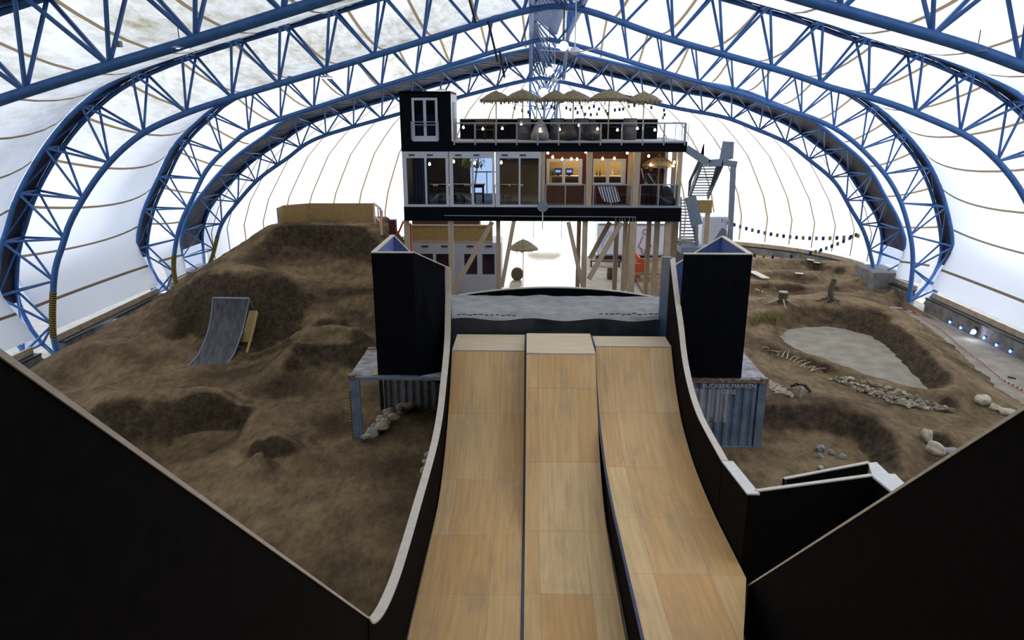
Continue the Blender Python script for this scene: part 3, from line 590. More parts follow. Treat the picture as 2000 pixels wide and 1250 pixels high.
def dirt_field(name, P, x0, x1, y0, y1, st, label, maxz, mask=None):
    xs = np.arange(x0, x1 + 1e-6, st); ys = np.arange(y0, y1 + 1e-6, st); X, Y = np.meshgrid(xs, ys); Z = field(P, X, Y)
    gy, gx = np.gradient(Z, st); sl = np.clip(np.sqrt(gx ** 2 + gy ** 2), 0, 1.2)
    Z = Z + (vnoise(X, Y, .8, 1) * .07 + vnoise(X, Y, 2.1, 2) * .10 + vnoise(X, Y, 4.3, 3) * .10 + vnoise(X, Y, 7.5, 4) * .05) * (.22 + sl)
    Z = np.clip(Z, -.35, maxz)
    Z = np.where((X < 12) | ((Y < 33.4 - (X - 12.2) * 1.95) & (X < 16.2)), np.maximum(Z, .07), Z)
    HF[name] = (x0, y0, st, Z)
    R, K = X.shape; v = np.stack([X.ravel(), Y.ravel(), Z.ravel()], 1); idx = np.arange(R * K).reshape(R, K)
    q = np.stack([idx[:-1, :-1], idx[:-1, 1:], idx[1:, 1:], idx[1:, :-1]], -1).reshape(-1, 4)
    cx = v[q][:, :, 0].mean(1); cy = v[q][:, :, 1].mean(1); cz = v[q][:, :, 2].max(1)
    k = cz > -.02
    if mask is not None: k &= mask(cx, cy)
    q = q[k]; m = M(); m.v = [tuple(p) for p in v.tolist()]; m.f = [tuple(f) for f in q.tolist()]; m.smooth = True
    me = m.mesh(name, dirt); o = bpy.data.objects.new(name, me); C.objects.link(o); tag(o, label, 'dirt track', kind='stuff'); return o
def inside_end(cx, cy): return ((cx - ox) / 21.9) ** 2 + (np.maximum(cy - Y0, 0) / 13.4) ** 2 < 1.0
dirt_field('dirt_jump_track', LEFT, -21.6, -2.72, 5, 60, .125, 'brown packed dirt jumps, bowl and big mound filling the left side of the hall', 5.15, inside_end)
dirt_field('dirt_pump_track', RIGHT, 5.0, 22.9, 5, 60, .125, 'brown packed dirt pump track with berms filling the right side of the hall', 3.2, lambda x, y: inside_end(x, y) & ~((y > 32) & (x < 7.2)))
def ground(x, y):
    k = 'dirt_jump_track' if x < 0 else 'dirt_pump_track'; x0, y0, st, Z = HF[k]; i = int((y - y0) / st); j = int((x - x0) / st)
    if 0 <= i < Z.shape[0] and 0 <= j < Z.shape[1]: return max(0.0, float(Z[i, j]))
    return 0.0
def onground(px, py, lo=-.2, hi=6.5):
    """first hit of the pixel ray with the dirt"""
    d = ray(px, py); t = 8.0
    while t < 75:
        p = Vector((d[0] * t, d[1] * t, CZ + d[2] * t))
        if p.z <= ground(p.x, p.y): return p
        t += .05
    return atZ(px, py, 0)
# ================================================ PLYWOOD RAMPS
def surf(xl, xr, prof, mtl_name, step=.12, taper=None):
    """running surface between x=xl and xr following profile [(y,z)...]; uv in metres"""
    q = resample([Vector((0, y, z)) for y, z in prof], step=step); rows = []; uvs = []; s = 0
    for i, p in enumerate(q):
        if i: s += (p - q[i - 1]).length
        r = xr if taper is None else taper(p.y); n = 8; rows.append([Vector((xl + (r - xl) * k / n, p.y, p.z)) for k in range(n + 1)]); uvs.append([((xl + (r - xl) * k / n) + 7, s + 3) for k in range(n + 1)])
    return rows, uvs
def lane(label, xl, xr, prof, deck_y, taper=None, side_left=False):
    t = E('jump_ramp', label, 'jump ramp', ((xl + xr) / 2, prof[-1][0], 0), 'plywood lanes of the big jump')
    rows, uvs = surf(xl, xr, prof, None, taper=taper); m = M().grid(rows, uvs); part('riding_surface', m, ramp_ply, t)
    top = prof[-1]; d = M().box(xl, xr, top[0], deck_y, top[1] - .06, top[1]); part('deck', d, deck_ply, t, 'pale plywood deck behind the lip')
    # solid black side cheeks
    sq = smooth_prof(prof)
    for x, s in ((xl, -1), (xr, 1)):
        if s == 1 and taper: continue
        poly = [Vector((x, y, z - .03)) for y, z in sq] + [Vector((x, deck_y, top[1] - .07)), Vector((x, deck_y, 0.0)), Vector((x, sq[0][0], 0.0))]
        part('side_cheek', M().prism(poly, (-.03 * s, 0, 0)), black_ply, t)
    b = M().box(xl + .05, (xr if not taper else 3.8) - .05, deck_y - .06, deck_y, 0, top[1] - .08); part('back_board', b, black_ply, t)
    e = M().box(xl, xr, top[0] - .03, top[0] + .04, top[1] - .045, top[1] + .012); part('lip_edge', e, ply_edge, t)
    return t
def smooth_prof(prof): return [(p.y, p.z) for p in resample([Vector((0, y, z)) for y, z in prof], step=.25)]
def cat2(prof): return [(p[1], p[2]) for p in catmull([(0, y, z) for y, z in prof], 6)]
p1 = cat2([(10.2, .06), (13.3, .05), (15, .05), (16.3, .06), (17.9, .10), (18.9, .28), (19.7, .58), (20.45, .98), (21.15, 1.45), (21.85, 2.05), (22.45, 2.68), (22.95, 3.34)])
p2 = cat2([(10.2, .06), (13.0, .08), (14.5, .10), (15.9, .14), (17.2, .28), (18.3, .62), (19.2, 1.12), (20.0, 1.75), (20.7, 2.42), (21.3, 3.08), (21.75, 3.66)])
p3 = cat2([(9.2, 1.5), (11.3, 1.50), (13.0, 1.42), (14.5, 1.36), (15.9, 1.30), (17.2, 1.32), (18.4, 1.42), (19.4, 1.62), (20.4, 1.92), (21.2, 2.36), (22.0, 2.96), (22.65, 3.62)])
lane('left plywood jump lane, its lip the highest and its deck the deepest', -2.58, -.13, p1, 24.75)
lane('middle plywood jump lane, its lip set closer than the lanes beside it', -.06, 2.14, p2, 23.9)
tp = lambda y: 4.72 if y > 13.4 else max(3.6, 4.72 - (13.4 - y) * .32)
lane('right plywood jump lane, raised above the middle lane along a black side board', 2.22, 4.72, p3, 23.75, taper=tp)
# steel trims between lanes
def trim_path(x, prof, dz, deck_y, label):
    q = [Vector((x, y, z + dz)) for y, z in smooth_prof(prof)] + [Vector((x, deck_y, prof[-1][1] + dz))]; m = M()
    for a, b in zip(q, q[1:]): m.bar(a, b, .05, .06)
    thing('divider_strip', m, blue_trim_glow, label, 'divider strip')
trim_path(-.095, p1, .02, 24.7, 'dark blue steel strip between the left and middle jump lanes')
trim_path(2.18, [(y, max(z, zz)) for (y, z), zz in zip(p3, [0] * len(p3))], .015, 23.7, 'dark blue steel strip along the left edge of the right jump lane')

# long curved side walls
def wall_panel(name, label, X, th, top, z0, cap=ply_edge, ends=(False, False)):
    """top = list of (y,z) along the top edge; wall goes down to z0"""
    t = E(name, label, 'ramp wall', (X, top[0][0], z0))
    poly = [Vector((X, y, z)) for y, z in top] + [Vector((X, top[-1][0], z0)), Vector((X, top[0][0], z0))]
    part('panel', M().prism(poly, (th, 0, 0)), black_ply, t)
    m = M(); 
    xm = X + th / 2
    for a, b in zip(top, top[1:]): m.bar((xm, a[0], a[1] + .012), (xm, b[0], b[1] + .012), abs(th) + .03, .035)
    if ends[0]: m.bar((xm, top[0][0], z0), (xm, top[0][0], top[0][1]), abs(th) + .03, .03, up=(0, 1, 0))
    if ends[1]: m.bar((xm, top[-1][0], z0), (xm, top[-1][0], top[-1][1]), abs(th) + .03, .03, up=(0, 1, 0))
    part('edge_strip', m, cap, t, 'pale plywood edge strip'); return t
lw = [(9.98, 3.0)] + [tuple(v) for v in []]
ltop = cat2([(10.0, 2.97), (10.3, 2.62), (10.92, 2.27), (11.68, 2.02), (12.64, 1.85), (13.6, 1.79), (14.52, 1.77), (15.65, 1.77), (17.1, 1.76), (18.4, 1.78), (19.4, 1.88), (20.5, 2.20), (21.5, 2.80), (22.2, 3.25), (22.75, 3.75), (23.1, 4.5), (23.35, 5.3), (23.47, 6.06)])
wall_panel('ramp_side_panel', 'left black curved side wall of the jump with a pale plywood edge', -2.62, -.17, ltop, 0)
wall_panel('ramp_side_panel', 'tall black sloping wall filling the lower left corner', -2.64, -.055, [(1.9, 11.35), (3.31, 9.86), (10.0, 2.97)], 0)
rtop = cat2([(14.0, 3.12), (16.0, 2.86)])
rtop2 = cat2([(16.05, 2.82), (16.7, 2.82), (17.55, 2.82), (18.65, 2.86), (19.65, 3.06), (20.56, 3.43), (21.24, 3.88), (21.85, 4.50), (22.63, 5.14), (23.38, 5.82), (23.9, 6.34)])
wall_panel('ramp_side_panel', 'right black curved side wall of the jump running up to the tower', 4.76, .14, rtop2, 0)
t = wall_panel('ramp_side_panel', 'short black wall with a broad white cap right of the jump lanes', 4.76, .24, [(13.95, 3.10), (16.0, 2.83)], 0, cap=white_cap)
_a, _b = atX(2000, 800, 4.78), atX(1461, 1145, 4.78); _k = (_a.z - _b.z) / (_a.y - _b.y); NR = [(2.6, _a.z + _k * (2.6 - _a.y)), (_a.y, _a.z), (_b.y, _b.z)]
wall_panel('ramp_side_panel', 'tall black sloping wall filling the lower right corner', 4.78, .07, NR, -.05, ends=(False, True))
# cross walls of the sunken exit box right of the jump
P = atZ
a, b = atZ(1478, 962, 3.1), atZ(1704, 930, 3.1); t = E('exit_box', 'black plywood exit box with white caps beside the right jump lane', 'ramp wall', (6.5, 14.6, 0))
a = Vector((4.98, 14.08, 3.1))
def vwall(m, a, b, th, z0):
    d = (b - a).normalized(); n = Vector((-d.y, d.x, 0)) * th; m.prism([a, b, Vector((b.x, b.y, z0)), Vector((a.x, a.y, z0))], n)
m = M(); vwall(m, a, b, .07, 0); part('front_panel', m, black_ply, t)
m = M(); m.bar(a + Vector((0, .03, .012)), b + Vector((0, .03, .012)), .1, .03); 
c1, d1 = atZ(1532, 937, 3.1), atZ(1698, 905, 3.1)
m2 = M(); vwall(m2, c1, d1, .06, 0); part('rear_panel', m2, black_ply, t); m.bar(c1 + Vector((0, .03, .012)), d1 + Vector((0, .03, .012)), .08, .03)
m3 = M(); vwall(m3, c1, Vector((c1.x - .1, a.y + .25, 3.1)), .05, 0); part('end_panel', m3, black_ply, t)
part('edge_strip', m, ply_edge, t, 'pale plywood edge strip')
m = M(); q = [atZ(x, y, 3.12) for x, y in ((1704, 930), (1696, 905), (1712, 903), (1736, 926), (1748, 926), (1768, 946), (1748, 966))]
m.prism([Vector((p.x, p.y, 3.08)) for p in q], (0, 0, .05)); part('white_cap', m, white_cap, t, 'white cap boards')
m = M(); s1, s2 = Vector((q[0].x, q[0].y, 3.08)), Vector((q[6].x, q[6].y, 3.08)); vwall(m, s1, s2, .06, 0); part('side_panel', m, black_ply, t)
m = M(); yp = Vector((c1.x + .35, c1.y - .12, 0)); m.bar((yp.x, yp.y, 2.0), (yp.x, yp.y, 3.0), .12, .05, up=(0, 1, 0)); part('marking', m, yellow, t, 'yellow mark')
# roll-in slope and platform under the viewpoint
t = E('roll_in_slope', 'steep plywood roll-in slope rising toward the viewer', 'jump ramp', (0, 5, 0))
rows, uvs = surf(-2.58, 4.7, [(9.0, .04), (8.2, .35), (7.2, 1.1), (2.2, 6.6), (1.6, 7.0)], None); part('riding_surface', M().grid(rows, uvs), ramp_ply, t)
t = E('roll_in_platform', 'plywood start platform under the viewer', 'platform', (0, -1, 8))
part('deck', M().box(-2.6, 4.7, -2.5, 1.6, 6.8, 7.0), deck_ply, t)
for x in (-2.5, 4.6):
    for y in (-2.4, 1.4): part('leg', M().box(x - .08, x + .08, y - .08, y + .08, 0, 6.8), pine, t)

# ================================================ CONTAINER + BLACK TOWERS
def corrugated(m, p, q, z0, z1, n, d=.05, nrm=(0, -1, 0)):
    """trapezoid corrugation between p and q (xy), offset along nrm"""
    p = Vector((*p, 0)); q = Vector((*q, 0)); N = Vector(nrm); pts = []
    for i in range(n):
        for f, o in ((0, 0), (.30, 0), (.5, d), (.80, d)): pts.append(p.lerp(q, (i + f) / n) + N * o)
    pts.append(q)
    m.strip([Vector((a.x, a.y, z0)) for a in pts], [Vector((a.x, a.y, z1)) for a in pts]); return m
cont_blue = mat('weathered blue container paint', (0.14, 0.19, 0.27), 0.6, nscale=2.2, ncol=(0.24, 0.30, 0.39), bump=.1, bscale=20)
cont_grey = mat('weathered grey container paint', (0.20, 0.20, 0.21), 0.65, nscale=2.5, ncol=(0.32, 0.33, 0.35))
cont_roof = mat('rusty white container roof', (0.55, 0.55, 0.56), 0.7, nscale=3.0, ncol=(0.28, 0.20, 0.13), detail=8)
rust = mat('rusted steel edge', (0.16, 0.08, 0.035), 0.8, nscale=8, ncol=(0.40, 0.32, 0.24))
faded = mat('faded pale container paint', (0.40, 0.41, 0.46), 0.65, nscale=2.5, ncol=(0.52, 0.53, 0.57))
H = 2.55
# right container: front face at y=22.75, x 5.0..7.95
t = E('shipping_container', 'blue corrugated container end under the right black tower, lettered in white', 'shipping container', (6.5, 22.8, 0))
yF = 22.45; R0 = atY(1500, 735, yF).x; 
m = M().box(5.0, R0, yF + .12, yF + 2.9, .02, H - .04); part('body', m, cont_blue, t)
m = corrugated(M(), (5.0, yF + .07), (R0 - .28, yF + .07), .12, H - .1, 9, .055); m.smooth = False; part('corrugated_front', m, cont_blue, t)
part('corner_post', M().box(R0 - .26, R0, yF - .01, yF + .16, 0, H - .1), cont_blue, t); part('sill', M().box(5.0, R0 - .27, yF - .01, yF + .12, .02, .12), cont_blue, t)
part('top_rail', M().box(5.0, R0, yF - .02, yF + .16, H - .12, H), rust, t, 'rusty top rail')
part('roof', M().box(5.0, R0, yF + .17, yF + 2.9, H - .03, H + .01), cont_roof, t, 'rusty whitish roof')
part('roof_plank', M().box(R0 - .95, R0 - .78, yF + .2, yF + 2.7, H + .012, H + .04), pine, t, 'bare timber plank')
part('corner_casting', M().box(R0 - .19, R0 + .02, yF - .04, yF + .18, H - .13, H + .03), rust, t)
m = corrugated(M(), (5.02, yF + .064), (atY(1423, 800, yF).x, yF + .064), 1.0, H - .35, 6, .056); m.smooth = False; part('faded_patch', m, faded, t, 'faded pale patch of old paint')
def textpart(s, size, loc, material, parent, rot=(math.pi / 2, 0, 0), name='lettering', label=None, ext=.004, align='LEFT'):
    cu = bpy.data.curves.new(name, 'FONT'); cu.body = s; cu.size = size; cu.extrude = ext; cu.align_x = align; to = bpy.data.objects.new(name, cu); C.objects.link(to)
    dg = bpy.context.evaluated_depsgraph_get(); me = bpy.data.meshes.new_from_object(to.evaluated_get(dg)); bpy.data.objects.remove(to)
    me.materials.clear(); me.materials.append(material); o = bpy.data.objects.new(name, me); C.objects.link(o); o.location = Vector(loc) - absloc(parent); o.rotation_euler = rot; o.parent = parent
    if label: o['label'] = label
    return o
q = atY(1371, 757, yF); textpart('BUCKEEK MARKEN', .21, (q.x, yF - .012, q.z), white_paint, t, label='worn white lettering')
q = atY(1407, 769, yF); textpart('OASE', .21, (q.x, yF - .012, q.z), white_paint, t, label='worn white lettering')
q = atY(1385, 824, yF); textpart('2', .24, (q.x, yF - .012, q.z), black_metal, t, label='dark numeral')
# left container: open end with a door frame and corrugated back wall
L0 = atY(681, 728, yF).x
t = E('shipping_container', 'grey open-sided container with stacked stones under the left black tower', 'shipping container', (-4.8, 23.5, 0))
part('roof', M().box(L0, -2.85, yF + .1, yF + 3.0, H - .05, H), cont_roof, t, 'rusty whitish roof')
part('roof_plank', M().box(L0 + .75, L0 + .95, yF + .1, yF + 2.9, H + .002, H + .03), pine, t, 'bare timber plank')
part('front_beam', M().box(L0, -2.85, yF - .02, yF + .14, H - .12, H - .02), cont_blue, t)
part('corner_post', M().box(L0 + .02, L0 + .34, yF - .02, yF + .12, 0, H - .1), cont_blue, t, 'slate blue corner post')
part('hazard_edge', M().box(L0 - .02, L0 + .015, yF - .03, yF + .13, .3, H - .5), hazard, t, 'black and yellow striped edge')
part('rear_post', M().box(L0 + .4, L0 + .52, yF + 2.7, yF + 2.85, 0, H - .1), black_metal, t)
m = corrugated(M(), (L0 + .55, yF + 2.85), (-2.85, yF + 2.85), 0, H - .08, 9, .06); m.smooth = False; part('corrugated_wall', m, cont_grey, t, 'grey corrugated wall')
part('corner_casting', M().box(L0 - .04, L0 + .2, yF - .05, yF + .16, H - .05, H + .05), rust, t); part('corner_casting', M().box(L0 + .02, L0 + .3, yF + 2.8, yF + 3.02, H - .05, H + .05), rust, t)

# towers
def tower(label, xo, xi, side, ztop, inner_pts):
    """xo outer x, xi inner x (front face), depth 3.3 m, back wall top slopes down inward"""
    y0, y1 = 22.5, 25.9; t = E('black_tower', label, 'tower', ((xo + xi) / 2, 24, H)); s = side
    part('front_panel', M().box(min(xo, xi), max(xo, xi), y0, y0 + .07, H + .04, ztop), black_wall, t)
    part('outer_panel', M().box(min(xo, xo - .09 * s), max(xo, xo - .09 * s), y0 + .07, y1, H + .04, ztop), blue_glow_board, t, 'inner face tinted for blue glow')
    a = (xo - .09 * s, y1, ztop); b = (xi - .0 * s, y1, ztop - 1.35); part('back_panel', M().prism([a, b, (b[0], y1, H + .04), (a[0], y1, H + .04)], (0, .07, 0)), blue_glow_board, t, 'board tinted for blue glow')
    e = M(); e.bar((min(xo, xi), y0 + .05, ztop + .01), (max(xo, xi), y0 + .05, ztop + .01), .13, .035); e.bar((xo - .06 * s, y0, ztop + .012), (xo - .06 * s, y1, ztop + .012), .15, .035); e.bar(Vector(a) + Vector((0, .03, .01)), Vector(b) + Vector((0, .03, .01)), .1, .035)
    part('edge_strip', e, ply_edge, t, 'pale plywood edge strip'); return t
tl = tower('black plywood tower left of the jump lanes with a blue gable behind', -5.04, -3.7, -1, 6.74, None)
p = [atY(808, 493, 22.5), Vector((-2.84, 23.3, 6.05)), Vector((-2.84, 23.0, 1.95)), atY(808, 735, 22.5)]
m = M().prism([(-3.7, 22.5, 6.74), (-2.8, 23.30, 6.10), (-2.8, 23.0, 1.98), (-3.7, 22.5, 2.59)], (0, .07, 0)); part('angled_panel', m, black_wall, tl)
m = M(); m.bar((-3.7, 22.55, 6.76), (-2.7, 23.36, 6.10), .14, .035); part('edge_strip', m, ply_edge, tl, 'pale plywood edge strip')
tr = tower('black plywood tower right of the jump lanes with a blue gable behind', 7.06, 4.9, 1, 6.74, None)
m = M().prism([(4.755, 23.85, 6.36), (4.755, 25.4, 6.08), (4.755, 25.4, 2.6), (4.755, 23.85, 2.6)], (.05, 0, 0)); part('inner_panel', m, blue_trim_glow, tr, 'inner face tinted dark blue for its glow'); m = M(); m.bar((4.78, 23.85, 6.38), (4.78, 25.4, 6.10), .1, .035); part('edge_strip', m, ply_edge, tr, 'pale plywood edge strip')  # blue glow on the film ply painted as panel colour

# airbag / foam landing
t = E('landing_airbag', 'grey fabric landing bag with a black front behind the jump decks', 'landing bag', (1, 27, 0))
bag_grey = mat('grey bag fabric', (0.29, 0.29, 0.28), 0.75, nscale=1.6, ncol=(0.42, 0.415, 0.40), bump=.35, bscale=3, detail=8)
bag_black = mat('black vinyl', (0.02, 0.023, 0.03), 0.4, nscale=2, ncol=(0.05, 0.055, 0.065), bump=.4, bscale=4)
rows = []
for i in range(13):
    y = 25.1 + i * .31; rows.append([Vector((-2.9 - .09 * i + (7.7 + .18 * i) * k / 40, y, 3.92 - .012 * i + .05 * math.sin(k * .5) * (1 if i < 3 else .3) + (.0 if i > 1 else -.10 * (2 - i)) + .06 * noise.noise(Vector((k * .3, i * .5, 0))))) for k in range(41)])
part('top_sheet', M().grid(rows), bag_grey, t)
rows = [[Vector((p.x, 25.1 - .22 * math.sin(math.pi * j / 6), 3.82 * (1 - j / 6) * 1 + 0.0)) for p in rows[0]] for j in range(7)]
rows[0] = [Vector((-2.9 + 7.7 * k / 40, 25.08, 3.82 + .05 * math.sin(k * .5))) for k in range(41)]
part('front_bolster', M().grid(rows), bag_black, t, 'black vinyl front')
part('body', M().box(-2.88, 4.78, 25.15, 28.8, 0, 3.7), bag_black, t)
for x0_, x1_, y in ((896, 1004, 614), (1174, 1282, 612)):
    for k in range(11):
        p = atZ(x0_ + (x1_ - x0_) * k / 10, y + random.uniform(-1.5, 1.5), 3.99); w_ = random.choice((.06, .08, .09)); m = M().bar((p.x - w_, p.y, 3.965), (p.x + w_, p.y + random.uniform(-.03, .03), 3.975), .08, .02)
        part('lace_slot', m, black_metal, t, 'short black lace slot')
# arched lip behind the bag
t = E('landing_ramp', 'arched black landing ramp edge with a pale rim behind the grey bag', 'landing ramp', (1, 29.5, 0))
ar = [Vector((-3.6 + 9.4 * k / 24, 29.35, 3.48 + .52 * math.sin(math.pi * k / 24) ** .8)) for k in range(25)]
part('face_board', M().prism(ar + [Vector((5.8, 29.35, 0)), Vector((-3.6, 29.35, 0))], (0, .06, 0)), black_wall, t)
m = M()
for a, b in zip(ar, ar[1:]): m.bar(a + Vector((0, .05, 0)), b + Vector((0, .05, 0)), .16, .035)
part('edge_strip', m, ply_edge, t, 'pale plywood edge strip')
# ================================================ CONTAINER BUILDING ON STILTS
Yb = 31.2
def R2(x0, y0, x1, y1, Y):
    """world x0,x1,z0,z1 of a photo rectangle standing on plane y=Y"""
    a = atY(x0, (y0 + y1) / 2, Y); b = atY(x1, (y0 + y1) / 2, Y); t = atY((x0 + x1) / 2, y0, Y); q = atY((x0 + x1) / 2, y1, Y); return a.x, b.x, q.z, t.z
BX0, BX1 = -5.46, 6.56
zF0, zF1 = 6.52, 7.13     # lower black fascia
zU0, zU1 = 9.47, 9.90     # upper black fascia; terrace floor at zU1
DEP = 5.6
B = E('container_building', 'black two storey container building standing on timber stilts, with a terrace on top', 'building', (0.5, 31.2, 6.5))
part('lower_fascia', M().box(BX0, BX1, Yb, Yb + .12, zF0, zF1), black_wall, B)
part('lower_floor', M().box(BX0, BX1, Yb + .12, Yb + DEP, zF1 - .25, zF1 - .02), dark_wood, B)
part('soffit', M().box(BX0, BX1, Yb + .12, Yb + DEP, zF0 + .05, zF1 - .26), black_wall, B)
floor_grey = mat('blue grey plank floor', (0.16, 0.18, 0.22), 0.5, nscale=3, ncol=(0.24, 0.27, 0.31), stretch=(6, .5, 1))
part('floor_boards', M().box(BX0 + .1, BX1 - .05, Yb + .14, Yb + DEP, zF1 - .019, zF1), floor_grey, B)
part('upper_fascia', M().box(BX0, 6.62, Yb, Yb + .1, zU0, zU1 - .02), black_wall, B)
part('terrace_floor', M().box(BX0, 6.62, Yb + .1, Yb + DEP, zU1 - .25, zU1), mat('pale terrace boards', (0.5, 0.48, 0.45), .7, nscale=4, ncol=(.6, .58, .55), stretch=(1, 8, 1)), B)
part('upper_ceiling', M().box(BX0, 6.55, Yb + .1, Yb + DEP, zU0 - .02, zU0 + .16), mat('pale ceiling board', (0.45, 0.42, 0.38), .7), B)
xm = atY(1057, 350, Yb).x          # end of the glazed restaurant half
# restaurant room
part('side_panel', M().box(BX0, BX0 + .08, Yb + .1, Yb + DEP, zF1, zU0), dark_wood, B)
part('back_panel', M().box(BX0 + .08, atY(919, 340, Yb + DEP).x, Yb + DEP - .08, Yb + DEP, zF1, zU0), dark_wood, B)
xw = atY(972, 340, Yb + DEP).x
part('back_panel', M().box(xw, xm + .6, Yb + DEP - .08, Yb + DEP, zF1, zU0), dark_wood, B)
part('partition', M().box(xm, xm + .1, Yb + .15, Yb + DEP, zF1, zU0), dark_wood, B)
part('back_railing', M().bar((xw - 1.2, Yb + DEP, 8.2), (xw, Yb + DEP, 8.2), .05).bar((xw - .55, Yb + DEP, zF1), (xw - .55, Yb + DEP, 8.2), .04), black_metal, B)
# three sliding window units
for k, (x0, x1, pa, pb) in enumerate([(788, 876, (795, 830), (833.5, 871)), (878, 966, (885, 921), (925, 961.5)), (968, 1056, (976, 1013), (1016.5, 1052))]):
    X0, X1, Z0, Z1 = R2(x0, 297.5, x1, 402.5, Yb); Z0, Z1 = zF1, zU0
    f = M(); a0, a1, zp0, zp1 = R2(pa[0], 310, pa[1], 398, Yb); b0, b1, _, _ = R2(pb[0], 310, pb[1], 398, Yb)
    zp0 = zF1 + .1; zp1 = zU0 - .27
    f.box(X0, X1, Yb - .02, Yb + .1, zp1, Z1); f.box(X0, X1, Yb - .02, Yb + .1, Z0, zp0)
    f.box(X0, a0, Yb - .02, Yb + .1, zp0, zp1); f.box(a1, b0, Yb - .02, Yb + .1, zp0, zp1); f.box(b1, X1, Yb - .02, Yb + .1, zp0, zp1)
    w = part('window_frame', f, white_frame, B)
    part('pane', M().box(a0, a1, Yb + .03, Yb + .04, zp0, zp1), pane_glass, w); part('pane', M().box(b0, b1, Yb + .03, Yb + .04, zp0, zp1), pane_glass, w)
    for fx in (.22, .62):
        hx = X0 + (X1 - X0) * fx; part('latch', M().box(hx - .16, hx + .10, Yb - .05, Yb - .02, zp1 + .1, zp1 + .16), red_brown, w)
# bar half: red-brown recessed front with two white windows
yr = Yb + 1.3
xa, xe = atY(1064, 350, yr).x, atY(1296, 350, yr).x
zw = [R2(1067, 310, 1137, 362, yr), R2(1158, 310, 1222, 362, yr)]
m = M(); m.box(xa, xe, yr, yr + .1, zF1, zw[0][2]); m.box(xa, xe, yr, yr + .1, zw[0][3], zU0 - .02)
m.box(xa, zw[0][0], yr, yr + .1, zw[0][2], zw[0][3]); m.box(zw[0][1], zw[1][0], yr, yr + .1, zw[0][2], zw[0][3]); m.box(zw[1][1], xe, yr, yr + .1, zw[0][2], zw[0][3])
part('bar_front', m, red_brown, B, 'red brown panelled bar front')
for (X0, X1, Z0, Z1), (pa, pb) in zip(zw, (((1073, 1098), (1104, 1130)), ((1160, 1184), (1190, 1213)))):
    a0, a1, p0, p1 = R2(pa[0], 316, pa[1], 357, yr); b0, b1, _, _ = R2(pb[0], 316, pb[1], 357, yr); f = M(); y0, y1 = yr - .06, yr + .02
    f.box(X0, X1, y0, y1, p1, Z1); f.box(X0, X1, y0, y1, Z0, p0); f.box(X0, a0, y0, y1, p0, p1); f.box(a1, b0, y0, y1, p0, p1); f.box(b1, X1, y0, y1, p0, p1)
    w = part('window_frame', f, white_frame, B); part('pane', M().box(a0, a1, yr - .02, yr - .012, p0, p1), clear_glass, w); part('pane', M().box(b0, b1, yr - .02, yr - .012, p0, p1), clear_glass, w)
part('bar_back_panel', M().box(xa, xe, yr + 2.4, yr + 2.5, zF1, zU0 - .02), osb, B, 'strand board back of the bar')
part('bar_end_panel', M().box(xe - .06, xe, yr + .1, yr + 2.4, zF1, zU0 - .02), red_brown, B)
part('door_jamb', M().box(xe, xe + .14, yr - .06, yr + .12, zF1, zU0 - .02), white_frame, B, 'white door jamb')
# timber posts on the gallery
for k, (x0, x1) in enumerate([(1057.5, 1064.5), (1145.5, 1156.5), (1237, 1249.5), (1322, 1331)]):
    a, b, _, _ = R2(x0, 298, x1, 402, Yb); part('gallery_post', M().box(a, b, Yb + .02, Yb + .02 + (b - a), zF1, zU0), pine, B, 'pale timber post')
a = atY(1226, 340, Yb + 1.1).x; part('gallery_post', M().box(a, a + .24, Yb + 1.1, Yb + 1.28, zF1, zU0), pine, B, 'pale timber post')
a = atY(1312, 340, Yb + 3.5).x; part('gallery_post', M().box(a, a + .2, Yb + 3.5, Yb + 3.7, zF1, zU0), pine, B, 'pale timber post')
# gallery railings
for (x0, x1, mids) in ((1066, 1142, (1104,)), (1159, 1233, (1194,)), (1250, 1324, (1286,))):
    a, b, _, _ = R2(x0, 367, x1, 402, Yb - .02); zt_ = zF1 + .97; f = M(); f.bar((a, Yb, zt_), (b, Yb, zt_), .05); f.bar((a, Yb, zF1 + .06), (b, Yb, zF1 + .06), .04)
    for x in [a, b] + [atY(q, 385, Yb).x for q in mids]: f.bar((x, Yb, zF1), (x, Yb, zt_), .05)
    r = part('railing', f, rail_steel, B); part('pane', M().box(a, b, Yb - .004, Yb + .004, zF1 + .1, zt_ - .04), clear_glass, r)
part('sill_strip', M().box(atY(1066, 404, Yb).x, BX1, Yb - .05, Yb + .02, zF1 - .01, zF1 + .05), rail_steel, B)
# upper left black cabin
cx0, cx1 = BX0, atY(881, 240, Yb).x; zc = atY(830, 179, Yb).z
wx0, wx1, wz0, wz1 = R2(805, 191, 855, 276, Yb)
m = M(); m.box(cx0, wx0, Yb, Yb + .1, zU1 - .02, zc); m.box(wx1, cx1, Yb, Yb + .1, zU1 - .02, zc); m.box(wx0, wx1, Yb, Yb + .1, wz1, zc); m.box(wx0, wx1, Yb, Yb + .1, zU1 - .02, wz0)
cab = part('cabin_front', m, black_wall, B)
part('cabin_roof', M().box(cx0, cx1, Yb, Yb + 2.6, zc - .08, zc + .02), black_wall, B); part('cabin_side', M().box(cx0, cx0 + .08, Yb + .1, Yb + 2.6, zU1, zc - .08), black_wall, B)
part('cabin_back', M().box(cx0 + .08, cx1 - .08, Yb + 2.5, Yb + 2.6, zU1, zc - .08), dark_wood, B)
part('cabin_side', M().box(cx1 - .08, cx1, Yb + .1, Yb + 2.6, zU1, zc - .08), white_frame, B, 'whitish side of the cabin')
part('cabin_side_door', M().box(cx1, cx1 + .03, Yb + .7, Yb + 1.7, zU1, zc - .4), grey_steel, B)
f = M(); xmid = (wx0 + wx1) / 2; t_ = .1
